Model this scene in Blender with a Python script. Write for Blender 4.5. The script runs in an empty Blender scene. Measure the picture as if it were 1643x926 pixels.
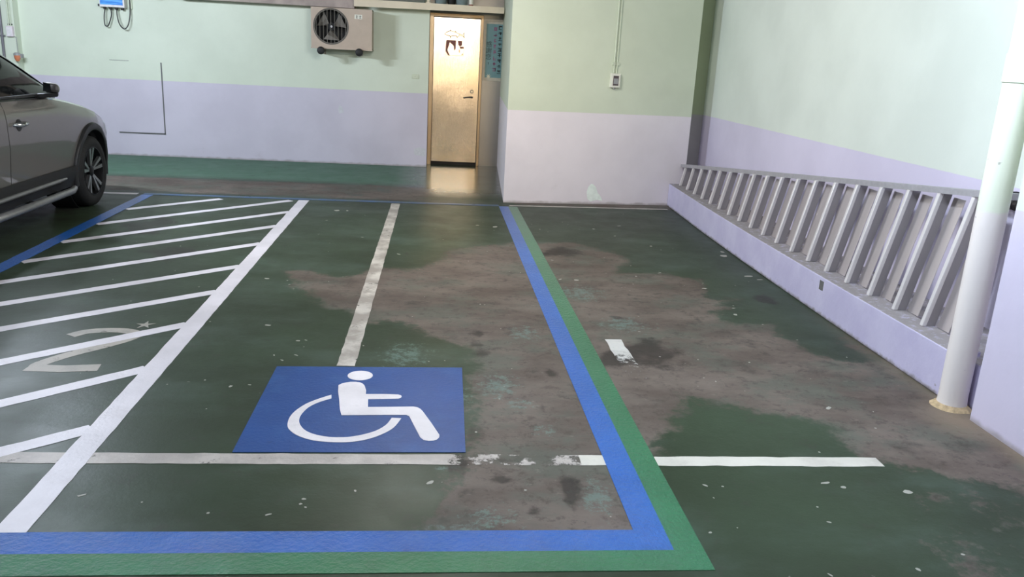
import bpy, bmesh, math, random
import numpy as np
from mathutils import Matrix, Vector, noise as mnoise

scene = bpy.context.scene
C = scene.collection
PI = math.pi
random.seed(7)

# ------------------------------------------------------------------ camera
FPX, YAW, PITCH, ROLL = 1321.94, -0.10336, -0.274045, 0.053496
fwd = Vector((-math.sin(YAW)*math.cos(PITCH), math.cos(YAW)*math.cos(PITCH), math.sin(PITCH)))
right = Vector((math.cos(YAW), math.sin(YAW), 0))
up = right.cross(fwd)
r2 = math.cos(ROLL)*right + math.sin(ROLL)*up
u2 = -math.sin(ROLL)*right + math.cos(ROLL)*up
cam_data = bpy.data.cameras.new('camera')
cam_data.sensor_fit = 'HORIZONTAL'
cam_data.sensor_width = 36.0
cam_data.lens = FPX*36.0/1643.0
cam_data.clip_start = 0.05
cam = bpy.data.objects.new('camera', cam_data)
m = Matrix.Identity(4)
for i in range(3):
    m[i][0], m[i][1], m[i][2] = r2[i], u2[i], -fwd[i]
m.translation = Vector((0, 0, 1.6))
cam.matrix_world = m
C.objects.link(cam)
scene.camera = cam

# ------------------------------------------------------------------ world, exposure
world = bpy.data.worlds.new('world')
scene.world = world
world.use_nodes = True
world.node_tree.nodes['Background'].inputs[0].default_value = (0.8, 0.86, 1.0, 1)
world.node_tree.nodes['Background'].inputs[1].default_value = 0.02
scene.view_settings.view_transform = 'Standard'
scene.view_settings.look = 'None'
scene.view_settings.gamma = 1.0
scene.view_settings.use_curve_mapping = False
scene.view_settings.exposure = 0.30

# ceiling lamps: (x, y, z, length, along axis, colour, watts)
TUBE_LAMPS = [
    ('left', -4.3, 8.1, 2.62, 1.2, 'x', (0.77, 0.86, 1.0), 400, 'above the grey car'),
    ('middle', 0.0, 6.5, 2.62, 1.2, 'x', (1.0, 0.965, 0.92), 150, 'over the accessible bay'),
    ('right', 1.4, 3.2, 2.62, 1.2, 'y', (0.74, 0.84, 1.0), 190, 'beside the louvre screen'),
    ('rear', -3.3, 1.4, 2.62, 1.2, 'y', (0.88, 0.92, 1.0), 100, 'over the bay next to the car, added as fill light'),  # unseen lamp, added for general fill
]
FLOOD = ((0.70, -5.0, 2.15), (1.0, 0.78, 0.50), 2.6)

# ------------------------------------------------------------------ helpers
def lin(c):
    def f(v):
        v /= 255.0
        return v/12.92 if v <= 0.04045 else ((v+0.055)/1.055)**2.4
    return (f(c[0]), f(c[1]), f(c[2]), 1.0)

class MB:
    """collects faces; build() links them as one mesh object"""
    def __init__(self):
        self.v, self.f, self.mi = [], [], []
    def add(self, vs, fs, mi=0):
        n = len(self.v)
        self.v += [tuple(p) for p in vs]
        self.f += [tuple(i+n for i in q) for q in fs]
        self.mi += [mi]*len(fs)
        return self
    def box(self, x0, x1, y0, y1, z0, z1, mi=0):
        vs = [(x, y, z) for z in (z0, z1) for y in (y0, y1) for x in (x0, x1)]
        return self.add(vs, [(0, 2, 3, 1), (4, 5, 7, 6), (0, 1, 5, 4), (2, 6, 7, 3), (0, 4, 6, 2), (1, 3, 7, 5)], mi)
    def hexa(self, b, t, mi=0):
        """four bottom points and four top points, both counter-clockwise from above"""
        return self.add(list(b)+list(t), [(3, 2, 1, 0), (4, 5, 6, 7), (0, 1, 5, 4), (1, 2, 6, 5), (2, 3, 7, 6), (3, 0, 4, 7)], mi)
    def prism(self, pts, z0, z1, mi=0):
        n = len(pts)
        vs = [(p[0], p[1], z0) for p in pts]+[(p[0], p[1], z1) for p in pts]
        fs = [tuple(range(n-1, -1, -1)), tuple(range(n, 2*n))]
        fs += [(i, (i+1) % n, n+(i+1) % n, n+i) for i in range(n)]
        return self.add(vs, fs, mi)
    def tube(self, pts, r, seg=10, mi=0, cap=True):
        pts = [Vector(p) for p in pts]
        rs = r if isinstance(r, (list, tuple)) else [r]*len(pts)
        vs, fs = [], []
        prev = None
        for i, p in enumerate(pts):
            d = (pts[min(i+1, len(pts)-1)]-pts[max(i-1, 0)]).normalized()
            if prev is None:
                a = Vector((0, 0, 1)) if abs(d.z) < 0.9 else Vector((1, 0, 0))
                n1 = d.cross(a).normalized()
            else:
                n1 = (prev-d*prev.dot(d)).normalized()
            prev = n1
            n2 = d.cross(n1)
            for k in range(seg):
                a = 2*PI*k/seg
                vs.append(p+(n1*math.cos(a)+n2*math.sin(a))*rs[i])
        for i in range(len(pts)-1):
            for k in range(seg):
                a, b = i*seg+k, i*seg+(k+1) % seg
                fs.append((a, b, b+seg, a+seg))
        if cap:
            fs.append(tuple(range(seg-1, -1, -1)))
            fs.append(tuple(range((len(pts)-1)*seg, len(pts)*seg)))
        return self.add(vs, fs, mi)
    def lathe(self, prof, origin, axis='z', seg=24, mi=0, closed=False):
        """prof: (radius, height along axis)"""
        vs, fs = [], []
        n = len(prof)
        for r, h in prof:
            for k in range(seg):
                a = 2*PI*k/seg
                c, s = math.cos(a)*r, math.sin(a)*r
                p = {'z': (c, s, h), 'y': (s, h, c), 'x': (h, c, s)}[axis]
                vs.append((p[0]+origin[0], p[1]+origin[1], p[2]+origin[2]))
        for i in range(n if closed else n-1):
            j = (i+1) % n
            for k in range(seg):
                k2 = (k+1) % seg
                fs.append((i*seg+k, i*seg+k2, j*seg+k2, j*seg+k))
        if not closed:
            fs.append(tuple(range(seg-1, -1, -1)))
            fs.append(tuple(range((n-1)*seg, n*seg)))
        return self.add(vs, fs, mi)
    def mesh(self, name, org=(0, 0, 0)):
        me = bpy.data.meshes.new(name)
        o = Vector(org)
        me.from_pydata([Vector(p)-o for p in self.v], [], self.f)
        me.polygons.foreach_set('material_index', self.mi)
        bm = bmesh.new(); bm.from_mesh(me)
        bmesh.ops.recalc_face_normals(bm, faces=bm.faces)
        bm.to_mesh(me); bm.free()
        me.update()
        return me

def smooth(me, angle=40):
    me.polygons.foreach_set('use_smooth', [True]*len(me.polygons))
    try:
        me.set_sharp_from_angle(angle=math.radians(angle))
    except Exception:
        pass

def world_org(o):
    v = Vector((0, 0, 0))
    while o:
        v = v + Vector(o.location)
        o = o.parent
    return v

def obj(name, mb, mat, parent=None, org=None, sm=None, bevel=0):
    """mb in world coordinates; org = the object's origin in the world"""
    base = world_org(parent) if parent else Vector((0, 0, 0))
    o_w = Vector(org) if org is not None else base
    me = mb.mesh(name, o_w)
    if sm:
        smooth(me, sm)
    for mt in (mat if isinstance(mat, (list, tuple)) else [mat]):
        me.materials.append(mt)
    o = bpy.data.objects.new(name, me)
    o.location = o_w-base
    if parent:
        o.parent = parent
    C.objects.link(o)
    if bevel:
        b = o.modifiers.new('bevel', 'BEVEL'); b.width = bevel; b.segments = 2; b.limit_method = 'ANGLE'
    return o

def tag(o, label=None, cat=None, group=None, kind=None):
    if label: o['label'] = label
    if cat: o['category'] = cat
    if group: o['group'] = group
    if kind: o['kind'] = kind
    return o

def thing(name, loc, label, cat, group=None):
    o = bpy.data.objects.new(name, None)
    o.location = loc
    o.empty_display_size = 0.1
    C.objects.link(o)
    return tag(o, label, cat, group)

# ------------------------------------------------------------------ materials
class NT:
    def __init__(self, name):
        self.m = bpy.data.materials.new(name)
        self.m.use_nodes = True
        self.t = self.m.node_tree
        self.b = self.t.nodes['Principled BSDF']
    def n(self, kind, **kw):
        nd = self.t.nodes.new(kind)
        for k, v in kw.items():
            if k.startswith('i_'):
                k = k[2:]
                key = int(k) if k.isdigit() else k.replace('_', ' ')
                nd.inputs[key].default_value = v
            else:
                setattr(nd, k, v)
        return nd
    def l(self, a, b):
        self.t.links.new(a, b)
    def pos(self):
        return self.n('ShaderNodeNewGeometry').outputs['Position']
    def noise(self, scale, detail=4, rough=0.55, vec=None, stretch=None):
        nd = self.n('ShaderNodeTexNoise', i_Scale=scale, i_Detail=detail, i_Roughness=rough)
        v = vec or self.pos()
        if stretch:
            mp = self.n('ShaderNodeVectorMath', operation='MULTIPLY')
            mp.inputs[1].default_value = stretch
            self.l(v, mp.inputs[0]); v = mp.outputs[0]
        self.l(v, nd.inputs['Vector'])
        return nd.outputs['Fac']
    def math(self, op, a, b=None, c=None, clamp=False):
        nd = self.n('ShaderNodeMath', operation=op, use_clamp=clamp)
        for i, v in enumerate((a, b, c)):
            if v is None: continue
            if isinstance(v, (int, float)): nd.inputs[i].default_value = v
            else: self.l(v, nd.inputs[i])
        return nd.outputs[0]
    def step(self, v, lo, hi, a=0.0, b=1.0):
        nd = self.n('ShaderNodeMapRange', interpolation_type='SMOOTHSTEP')
        nd.inputs['From Min'].default_value = lo; nd.inputs['From Max'].default_value = hi
        nd.inputs['To Min'].default_value = a; nd.inputs['To Max'].default_value = b
        self.l(v, nd.inputs['Value'])
        return nd.outputs['Result']
    def mix(self, fac, a, b):
        nd = self.n('ShaderNodeMix', data_type='RGBA')
        if isinstance(fac, (int, float)): nd.inputs[0].default_value = fac
        else: self.l(fac, nd.inputs[0])
        for s, v in ((6, a), (7, b)):
            if isinstance(v, tuple): nd.inputs[s].default_value = v
            else: self.l(v, nd.inputs[s])
        return nd.outputs[2]
    def attr(self, name):
        return self.n('ShaderNodeAttribute', attribute_name=name).outputs['Fac']
    def z(self):
        s = self.n('ShaderNodeSeparateXYZ'); self.l(self.pos(), s.inputs[0]); return s.outputs
    def bump(self, h, strength=0.2, dist=0.01):
        nd = self.n('ShaderNodeBump', i_Strength=strength, i_Distance=dist)
        self.l(h, nd.inputs['Height']); self.l(nd.outputs[0], self.b.inputs['Normal'])
    def col(self, c):
        if isinstance(c, tuple): self.b.inputs['Base Color'].default_value = c
        else: self.l(c, self.b.inputs['Base Color'])
        return self
    def rough(self, v):
        if isinstance(v, (int, float)): self.b.inputs['Roughness'].default_value = v
        else: self.l(v, self.b.inputs['Roughness'])
        return self
    def set(self, **kw):
        for k, v in kw.items():
            self.b.inputs[k.replace('_', ' ')].default_value = v
        return self

def plain(name, rgb, rough=0.5, metal=0.0, var=0.06, scale=30, bump=0.0, spec=None):
    t = NT(name)
    c = lin(rgb)
    n = t.noise(scale, 4)
    t.col(t.mix(t.step(n, 0.3, 0.7), tuple(v*(1-var) for v in c[:3])+(1,), tuple(min(1, v*(1+var)) for v in c[:3])+(1,)))
    t.rough(rough).set(Metallic=metal)
    if spec is not None: t.set(Specular_IOR_Level=spec)
    if bump: t.bump(n, bump, 0.004)
    return t.m

def wall_material(name, seam_z, top=(214, 222, 204), low=(206, 200, 213), wob=0.006):
    t = NT(name)
    n1 = t.noise(1.3, 5); n2 = t.noise(9, 5); n3 = t.noise(60, 3)
    up_c = t.mix(t.step(n1, 0.3, 0.7), lin(tuple(v-5 for v in top)), lin(tuple(v+4 for v in top)))
    lo_c = t.mix(t.step(n1, 0.3, 0.7), lin(tuple(v-6 for v in low)), lin(tuple(v+4 for v in low)))
    zz = t.z()[2]
    zw = t.math('MULTIPLY_ADD', t.math('SUBTRACT', n2, 0.5), wob, zz)
    c = t.mix(t.step(zw, seam_z-0.004, seam_z+0.004), lo_c, up_c)
    # scuffs and damp dirt close to the floor
    sc = t.math('MULTIPLY', t.step(t.noise(3.2, 7, 0.7), 0.60, 0.72), t.step(zz, 0.0, 0.55, 1, 0))
    c = t.mix(t.math('MULTIPLY', sc, 0.22), c, lin((168, 160, 160)))
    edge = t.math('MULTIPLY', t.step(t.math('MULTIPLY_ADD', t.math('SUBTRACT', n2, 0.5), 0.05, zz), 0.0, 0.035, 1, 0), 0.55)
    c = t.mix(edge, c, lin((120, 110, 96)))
    t.col(c).rough(0.55).set(Specular_IOR_Level=0.3)
    t.bump(t.math('ADD', t.math('MULTIPLY', n1, 3.0), t.math('MULTIPLY', n3, 0.2)), 0.18, 0.01)
    return t.m

M = {}
M['wall'] = wall_material('painted_wall_two_tone', 1.035)
M['wall_right'] = wall_material('painted_wall_two_tone_cool_lit', 1.047, top=(220, 228, 218), low=(214, 208, 228))  # same wall paint, brighter cool light put into its colours
M['wall_pillar'] = wall_material('painted_pillar_two_tone_lit', 1.035, top=(210, 217, 195), low=(232, 224, 228))  # same wall paint, the pillar's stronger light put into the lower band
M['wall_niche_shade'] = wall_material('shaded_wall_two_tone', 1.047, top=(158, 166, 132), low=(158, 153, 150))  # paint darkened to carry the shade of the niche, with some grime

# kerb: lavender paint, raw concrete top
def kerb_material():
    t = NT('painted_kerb')
    n1 = t.noise(4, 6, 0.6); n2 = t.noise(22, 6, 0.65)
    zz = t.z()[2]
    c = t.mix(t.step(n1, 0.3, 0.7), lin((194, 189, 219)), lin((206, 202, 228)))
    ge = t.n('ShaderNodeNewGeometry')
    sp = t.n('ShaderNodeSeparateXYZ'); t.l(ge.outputs['True Normal'], sp.inputs[0])
    top = t.math('MULTIPLY', t.step(sp.outputs[2], 0.5, 0.8), t.step(n2, 0.25, 0.5))
    c = t.mix(top, c, lin((150, 145, 144)))
    chip = t.math('MULTIPLY', t.step(n2, 0.66, 0.70), t.step(zz, 0.0, 0.12, 1, 0.15))
    c = t.mix(chip, c, lin((140, 134, 134)))
    edge = t.step(t.math('MULTIPLY_ADD', t.math('SUBTRACT', n2, 0.5), 0.06, zz), 0.0, 0.03, 1, 0)
    c = t.mix(t.math('MULTIPLY', edge, 0.8), c, lin((112, 104, 92)))
    t.col(c).rough(0.6)
    t.bump(t.math('ADD', n1, t.math('MULTIPLY', n2, 0.4)), 0.35, 0.012)
    return t.m
M['kerb'] = kerb_material()

def floor_colour(t):
    p = t.pos()
    n_big = t.noise(0.9, 5, 0.55)
    n_mid = t.noise(3.0, 9, 0.68)
    n_fine = t.noise(26, 7, 0.7)
    n_str = t.noise(2.2, 8, 0.65, stretch=(0.55, 1.0, 1.0))
    bare = t.attr('bare')
    b = t.math('MULTIPLY_ADD', t.math('SUBTRACT', n_mid, 0.5), 0.95, bare)
    b = t.math('MULTIPLY_ADD', t.math('SUBTRACT', n_fine, 0.5), 0.42, b)
    bm_ = t.step(b, 0.44, 0.60)
    green = t.mix(t.step(n_big, 0.3, 0.7), lin((44, 53, 38)), lin((54, 67, 50)))
    green = t.mix(t.math('MULTIPLY', t.step(n_str, 0.45, 0.75), 0.55), green, lin((76, 90, 80)))
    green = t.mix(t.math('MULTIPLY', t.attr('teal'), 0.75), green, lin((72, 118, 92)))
    bare_c = t.mix(t.step(n_str, 0.3, 0.7), lin((80, 70, 63)), lin((112, 102, 94)))
    bare_c = t.mix(t.math('MULTIPLY', t.step(n_mid, 0.53, 0.66), 0.65), bare_c, lin((78, 73, 67)))
    film = t.step(t.noise(1.7, 9, 0.7, stretch=(0.8, 1.1, 1)), 0.47, 0.62)
    bare_c = t.mix(t.math('MULTIPLY', film, 0.55), bare_c, lin((84, 92, 82)))
    bare_c = t.mix(t.math('MULTIPLY', t.step(t.noise(14, 9, 0.75), 0.52, 0.62), 0.55), bare_c, lin((66, 60, 54)))
    bare_c = t.mix(t.math('MULTIPLY', t.step(t.noise(24, 8, 0.8, stretch=(0.8, 1.2, 1)), 0.58, 0.68), 0.45), bare_c, lin((142, 134, 126)))
    c = t.mix(bm_, green, bare_c)
    spk = t.math('MULTIPLY', t.step(t.noise(6, 10, 0.78), 0.56, 0.64), 0.45)
    c = t.mix(spk, c, lin((60, 60, 53)))
    bl = t.step(t.math('MULTIPLY_ADD', t.math('SUBTRACT', t.noise(19, 10, 0.85), 0.5), 3.6, t.attr('bloom')), 0.70, 0.95)
    c = t.mix(t.math('MULTIPLY', bl, 0.55), c, lin((108, 130, 122)))
    oil = t.step(t.math('MULTIPLY_ADD', t.math('SUBTRACT', n_mid, 0.5), 2.2, t.attr('oil')), 0.46, 0.80)
    c = t.mix(t.math('MULTIPLY', oil, 0.75), c, lin((44, 40, 37)))
    dirt = t.math('MULTIPLY', t.attr('dirt'), t.step(n_mid, 0.2, 0.7, 0.6, 1.0))
    c = t.mix(dirt, c, lin((136, 122, 104)))
    chips = t.step(t.noise(17, 3, 0.5), 0.755, 0.775)
    c = t.mix(t.math('MULTIPLY', chips, 0.5), c, lin((150, 148, 138)))
    return c, bm_, n_mid, n_fine, oil

def floor_material():
    t = NT('worn_green_epoxy_floor')
    c, bm_, n_mid, n_fine, oil = floor_colour(t)
    t.col(c)
    r = t.math('MULTIPLY_ADD', bm_, 0.12, 0.42)
    r = t.math('MULTIPLY_ADD', t.math('SUBTRACT', n_mid, 0.5), 0.30, r)
    r = t.math('SUBTRACT', r, t.math('MULTIPLY', t.attr('gloss'), 0.27), clamp=True)
    t.rough(r)
    t.l(t.math('MULTIPLY_ADD', t.attr('gloss'), 0.48, 0.11), t.b.inputs['Specular IOR Level'])
    n_rip = t.noise(75, 3, 0.6)
    t.bump(t.math('ADD', t.math('MULTIPLY', n_mid, 0.7), t.math('ADD', t.math('MULTIPLY', n_fine, 0.25), t.math('MULTIPLY', n_rip, 0.10))), 0.28, 0.012)
    return t.m
M['floor'] = floor_material()

def paint(name, rgb, rough=0.35, wear=0.0, wear_col=None, wear_lo=0.60, gone=None, grit=0.25, dirt=0.3, spec=0.5, coat=0.0):
    """road paint; wear greys it, gone = (low, high) noise range where it has flaked off"""
    t = NT(name)
    c = lin(rgb)
    n1 = t.noise(5, 8, 0.65); n2 = t.noise(48, 5, 0.65); n3 = t.noise(1.7, 6, 0.6)
    col = t.mix(t.step(n3, 0.3, 0.7), tuple(v*0.86 for v in c[:3])+(1,), tuple(min(1, v*1.10) for v in c[:3])+(1,))
    if wear:
        col = t.mix(t.math('MULTIPLY', t.step(n1, wear_lo-0.12, wear_lo+0.1), wear), col, lin(wear_col))
    col = t.mix(t.math('MULTIPLY', t.step(t.noise(13, 7, 0.7), 0.60, 0.72), dirt), col, tuple(v*0.45 for v in c[:3])+(1,))
    t.col(col).rough(rough).set(Specular_IOR_Level=spec, Coat_Weight=coat, Coat_Roughness=0.055)
    t.bump(t.math('ADD', n2, t.math('MULTIPLY', n1, 0.6)), grit, 0.008)
    if coat:
        cb = t.t.nodes.new('ShaderNodeBump'); cb.inputs['Strength'].default_value = 0.6; cb.inputs['Distance'].default_value = 0.006
        t.l(t.math('ADD', t.noise(42, 6, 0.75), t.math('MULTIPLY', t.noise(110, 3, 0.6), 0.4)), cb.inputs['Height']); t.l(cb.outputs[0], t.b.inputs['Coat Normal'])
    if gone:
        g = gone(t, n1)
        tr = t.n('ShaderNodeBsdfTransparent')
        mx = t.n('ShaderNodeMixShader')
        t.l(g, mx.inputs[0]); t.l(t.b.outputs[0], mx.inputs[1]); t.l(tr.outputs[0], mx.inputs[2])
        t.l(mx.outputs[0], t.t.nodes['Material Output'].inputs['Surface'])
    return t.m

M['paint_white'] = paint('white_line_paint', (216, 211, 217), 0.45, 0.35, (178, 168, 168), 0.66,
                         gone=lambda t, n1: t.step(t.noise(21, 6, 0.65), 0.735, 0.75))
M['paint_blue'] = paint('blue_line_paint', (30, 94, 174), 0.32, 0.35, (70, 112, 184), 0.62, grit=1.0, spec=0.2, coat=0.35,
                        gone=lambda t, n1: t.step(t.noise(16, 7, 0.7), 0.735, 0.76))
M['paint_blue_panel'] = paint('blue_panel_paint', (10, 64, 128), 0.46, 0.4, (40, 86, 144), 0.60, spec=0.25)
M['paint_green'] = paint('green_line_paint', (30, 108, 68), 0.30, 0.3, (54, 118, 84), 0.62, grit=1.0, spec=0.2, coat=0.45)
M['paint_symbol'] = paint('white_symbol_paint', (226, 220, 222), 0.5, 0.3, (190, 184, 184), 0.62, dirt=0.15)
M['paint_faded'] = paint('faded_number_paint', (168, 160, 148), 0.5, 0.6, (128, 126, 116), 0.55,
                         gone=lambda t, n1: t.step(t.noise(14, 7, 0.7), 0.60, 0.68))
M['paint_old'] = paint('old_worn_line_paint', (196, 190, 180), 0.5, 0.8, (136, 127, 118), 0.50, dirt=0.6,
                       gone=lambda t, n1: t.step(t.noise(9, 8, 0.72), 0.60, 0.68))
def gone_mid(t, n1):
    x = t.z()[0]
    a = t.math('MULTIPLY', t.step(x, 0.05, 0.16), t.step(x, 0.60, 0.74, 1, 0))
    v = t.math('MULTIPLY_ADD', a, 0.17, t.noise(9, 8, 0.75))
    return t.step(v, 0.60, 0.68)
M['paint_cross'] = paint('old_cross_line_paint', (190, 182, 174), 0.5, 0.75, (156, 148, 142), 0.50, dirt=0.45, gone=gone_mid)
M['paint_cross_clean'] = paint('cross_line_paint_clean', (206, 202, 190), 0.45, 0.6, (176, 170, 160), 0.58,
                               gone=lambda t, n1: t.step(t.noise(9, 8, 0.7), 0.66, 0.74))
M['paint_dash'] = paint('flaked_dash_paint', (208, 206, 200), 0.5, 0.4, (150, 146, 140), 0.5,
                        gone=lambda t, n1: t.step(t.math('ADD', t.noise(30, 7, 0.8), t.step(t.z()[1], 4.1, 4.5, 0.14, -0.16)), 0.46, 0.56))
M['paint_blue_far'] = paint('thin_blue_far_paint', (52, 84, 124), 0.45, 0.7, (74, 90, 94), 0.52,
                            gone=lambda t, n1: t.step(t.noise(8, 8, 0.7), 0.58, 0.70))
M['fleck'] = plain('flaked_paint_chip', (158, 156, 146), 0.6)

def steel(name, rgb, rough=0.3, stretch=(60, 60, 1.2), bump=0.06, var=0.12, metal=1.0):
    t = NT(name)
    n = t.noise(6, 5, 0.6, stretch=stretch); n2 = t.noise(2.2, 6, 0.6)
    c = lin(rgb)
    t.col(t.mix(n, tuple(v*(1-var) for v in c[:3])+(1,), tuple(min(1, v*(1+var)) for v in c[:3])+(1,)))
    t.set(Metallic=metal)
    t.rough(t.math('MULTIPLY_ADD', n2, 0.16, rough-0.08))
    t.bump(t.math('ADD', n, t.math('MULTIPLY', n2, 2.5)), bump, 0.006)
    return t.m
M['steel_door'] = steel('brushed_stainless_door', (222, 204, 178), 0.21, bump=0.22)
M['steel_frame'] = steel('stainless_frame', (150, 132, 108), 0.4)
M['steel_panel'] = steel('dull_steel_panel', (150, 146, 140), 0.48)
M['alu'] = steel('aluminium_slat', (168, 166, 170), 0.36, bump=0.0, var=0.05, metal=0.85)
M['alu_lip'] = steel('aluminium_lip', (226, 222, 220), 0.36, bump=0.0, var=0.03, metal=0.35)
M['alu_back'] = steel('aluminium_flange', (218, 208, 204), 0.30, bump=0.0, var=0.04, metal=0.6)
M['alu_rail'] = plain('grey_rail', (172, 170, 174), 0.5, 0.3)
M['chrome'] = plain('chrome', (215, 215, 215), 0.12, 1.0, 0.02)
M['black'] = plain('black_rubber', (22, 21, 21), 0.6)
M['dark'] = plain('dark_inside', (14, 14, 14), 0.7)
M['brown_gap'] = plain('dark_door_gap', (30, 22, 16), 0.7)
M['ac_body'] = plain('beige_enamel', (186, 168, 150), 0.45, 0, 0.05, 6)
M['ac_dark'] = plain('grey_plastic_ring', (96, 90, 82), 0.5)
M['wire'] = plain('grille_wire', (140, 134, 124), 0.4, 0.3)
M['blade'] = plain('grey_fan_blade', (112, 106, 98), 0.4)
M['bracket'] = plain('galvanised_bracket', (150, 142, 128), 0.45, 0.8)
M['off_white'] = plain('off_white_plastic', (226, 224, 210), 0.4)
M['white_pl'] = plain('white_plastic', (226, 222, 222), 0.35)
M['pink_pl'] = plain('pinkish_white_plastic', (226, 212, 220), 0.4)
M['conduit_dark'] = plain('grey_conduit', (112, 110, 116), 0.45)
M['conduit'] = plain('painted_conduit', (204, 212, 188), 0.5)
M['switch_dark'] = plain('dark_switch_window', (84, 70, 72), 0.25)
M['cable'] = plain('black_cable', (46, 46, 46), 0.5)
M['orange'] = plain('orange_lens', (206, 128, 92), 0.3)
M['grey_pl'] = plain('grey_plastic', (150, 150, 150), 0.4)
M['shelf'] = plain('cream_shelf', (222, 208, 182), 0.5, 0, 0.05, 5)
M['board'] = plain('grey_green_board', (92, 98, 88), 0.6)
M['bucket'] = plain('blue_grey_bucket', (126, 142, 144), 0.4)
M['beam'] = plain('dirty_pinkish_concrete', (168, 154, 146), 0.8, 0, 0.18, 5, 0.3)
M['ceiling'] = plain('ceiling_concrete', (112, 110, 106), 0.85, 0, 0.05, 2)
M['filler'] = plain('white_filler_patch', (240, 248, 240), 0.6)
M['filler_faint'] = plain('faint_filler_patch', (206, 206, 212), 0.6)
M['groove'] = plain('dark_groove', (104, 104, 104), 0.7)
M['hatch_paint'] = M['wall']
M['screen_blue'] = None
t_ = NT('blue_front_panel')
sx = t_.z()
stripe = t_.step(t_.noise(9, 3, 0.5, stretch=(0.4, 0.4, 6)), 0.45, 0.62)
t_.col(t_.mix(stripe, lin((40, 130, 220)), lin((96, 176, 240)))).rough(0.3)
M['screen_blue'] = t_.m
M['poster'] = plain('teal_poster_paper', (104, 142, 146), 0.5, 0, 0.08, 4)
M['poster_border'] = plain('cream_poster_border', (190, 182, 166), 0.5)
M['ink_black'] = plain('black_ink', (26, 32, 34), 0.6)
M['ink_pink'] = plain('magenta_ink', (140, 78, 112), 0.6)
M['ink_cream'] = plain('cream_ink', (214, 208, 184), 0.6)
M['fish_ink'] = plain('fish_outline_ink', (70, 60, 46), 0.6)
M['fish_fill'] = plain('fish_paper', (236, 220, 190), 0.4)
M['pic_brown'] = plain('brown_print', (128, 62, 52), 0.5, 0, 0.25, 14)
M['pic_light'] = plain('pale_print', (232, 206, 176), 0.5)
M['label_marks'] = plain('label_print', (88, 84, 78), 0.5)

def pipe_material():
    t = NT('two_tone_pipe_paint')
    n = t.noise(9, 6, 0.6)
    zz = t.z()[2]
    c = t.mix(t.step(t.math('MULTIPLY_ADD', n, 0.02, zz), 1.005, 1.03), lin((240, 233, 228)), lin((236, 242, 222)))
    c = t.mix(t.math('MULTIPLY', t.step(t.noise(30, 4), 0.70, 0.74), 0.5), c, lin((120, 112, 108)))
    t.col(c).rough(0.35)
    t.bump(n, 0.08, 0.01)
    return t.m
M['pipe'] = pipe_material()

def carpaint():
    t = NT('grey_metallic_car_paint')
    n = t.noise(400, 2)
    t.col(t.mix(n, lin((108, 104, 100)), lin((124, 120, 116))))
    t.set(Metallic=0.55, Coat_Weight=1.0, Coat_Roughness=0.04).rough(0.38)
    return t.m
M['car'] = carpaint()
M['car_glass'] = plain('tinted_car_glass', (12, 16, 18), 0.05, 0, 0.02, spec=0.22)
M['car_black'] = plain('car_black_trim', (30, 29, 29), 0.45)
M['car_silver'] = plain('car_silver_trim', (150, 150, 150), 0.35, 0.7)
M['tyre'] = plain('tyre_rubber', (26, 25, 25), 0.75, 0, 0.1, 60, 0.2)
M['rim_dark'] = plain('dark_rim', (24, 24, 25), 0.4, 0.5)
M['rim_silver'] = plain('machined_spoke', (186, 186, 188), 0.28, 0.9)
M['lamp_red'] = plain('red_lamp', (140, 16, 18), 0.2)
M['lamp_clear'] = plain('clear_lamp', (200, 205, 210), 0.1)
M['lamp_case'] = plain('lamp_casing', (230, 230, 226), 0.5)
M['black_metal'] = plain('black_metal', (30, 30, 32), 0.5)

def emit(name, rgb, s):
    t = NT(name)
    t.set(Emission_Color=(rgb[0], rgb[1], rgb[2], 1), Emission_Strength=s)
    t.col((0.8, 0.8, 0.8, 1))
    return t.m

# ================================================================== SETTING
# ---------------------------------------------------------------- floor
BARE = [(-1.123, 6.042), (-0.869, 5.979), (-0.65, 5.843), (-0.423, 6.101), (-0.049, 6.18), (0.151, 6.79), (0.429, 7.064), (0.888, 7.228), (1.297, 7.286), (1.552, 6.972), (1.701, 6.583), (1.524, 6.216), (1.821, 6.19), (2.141, 5.998), (2.018, 5.579), (2.245, 5.535), (1.951, 5.214), (1.987, 4.947), (2.247, 4.964), (2.248, 4.489), (2.37, 4.337), (2.601, 4.197), (2.75, 3.756), (2.75, 2.9), (2.55, 2.70), (2.239, 2.853), (2.094, 2.973), (1.963, 3.038), (1.894, 3.094), (1.87, 3.306), (1.81, 3.507), (1.604, 3.538), (1.427, 3.658), (1.275, 3.677), (1.175, 3.528), (1.165, 3.358), (1.027, 3.171), (0.882, 3.083), (0.76, 2.40), (0.0, 2.40), (0.081, 2.944), (0.174, 3.131), (0.2, 4.005), (0.256, 4.385), (0.045, 4.531), (-0.181, 4.802), (-0.331, 4.792), (-0.561, 5.026), (-0.77, 5.282), (-0.95, 5.646)]
OIL = [(1.301, 4.387, 0.2, 0.27), (0.304, 4.307, 0.077, 0.07), (0.277, 4.459, 0.05, 0.053), (0.304, 4.635, 0.045, 0.068), (0.479, 4.726, 0.061, 0.106), (0.132, 2.996, 0.04, 0.209), (0.558, 2.754, 0.03, 0.206), (0.547, 3.583, 0.036, 0.072), (0.222, 3.309, 0.045, 0.124), (1.039, 4.273, 0.09, 0.179), (1.218, 5.024, 0.076, 0.08), (2.42, 5.555, 0.088, 0.115), (1.144, 6.849, 0.2, 0.2), (-0.208, 6.61, 0.04, 0.13), (0.289, 2.905, 0.064, 0.03), (0.408, 2.657, 0.03, 0.04), (0.651, 4.024, 0.033, 0.071), (-3.6, 8.0, 0.5, 0.5), (-2.5, 7.4, 0.3, 0.5), (-2.0, 6.4, 0.25, 0.3)]
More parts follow.
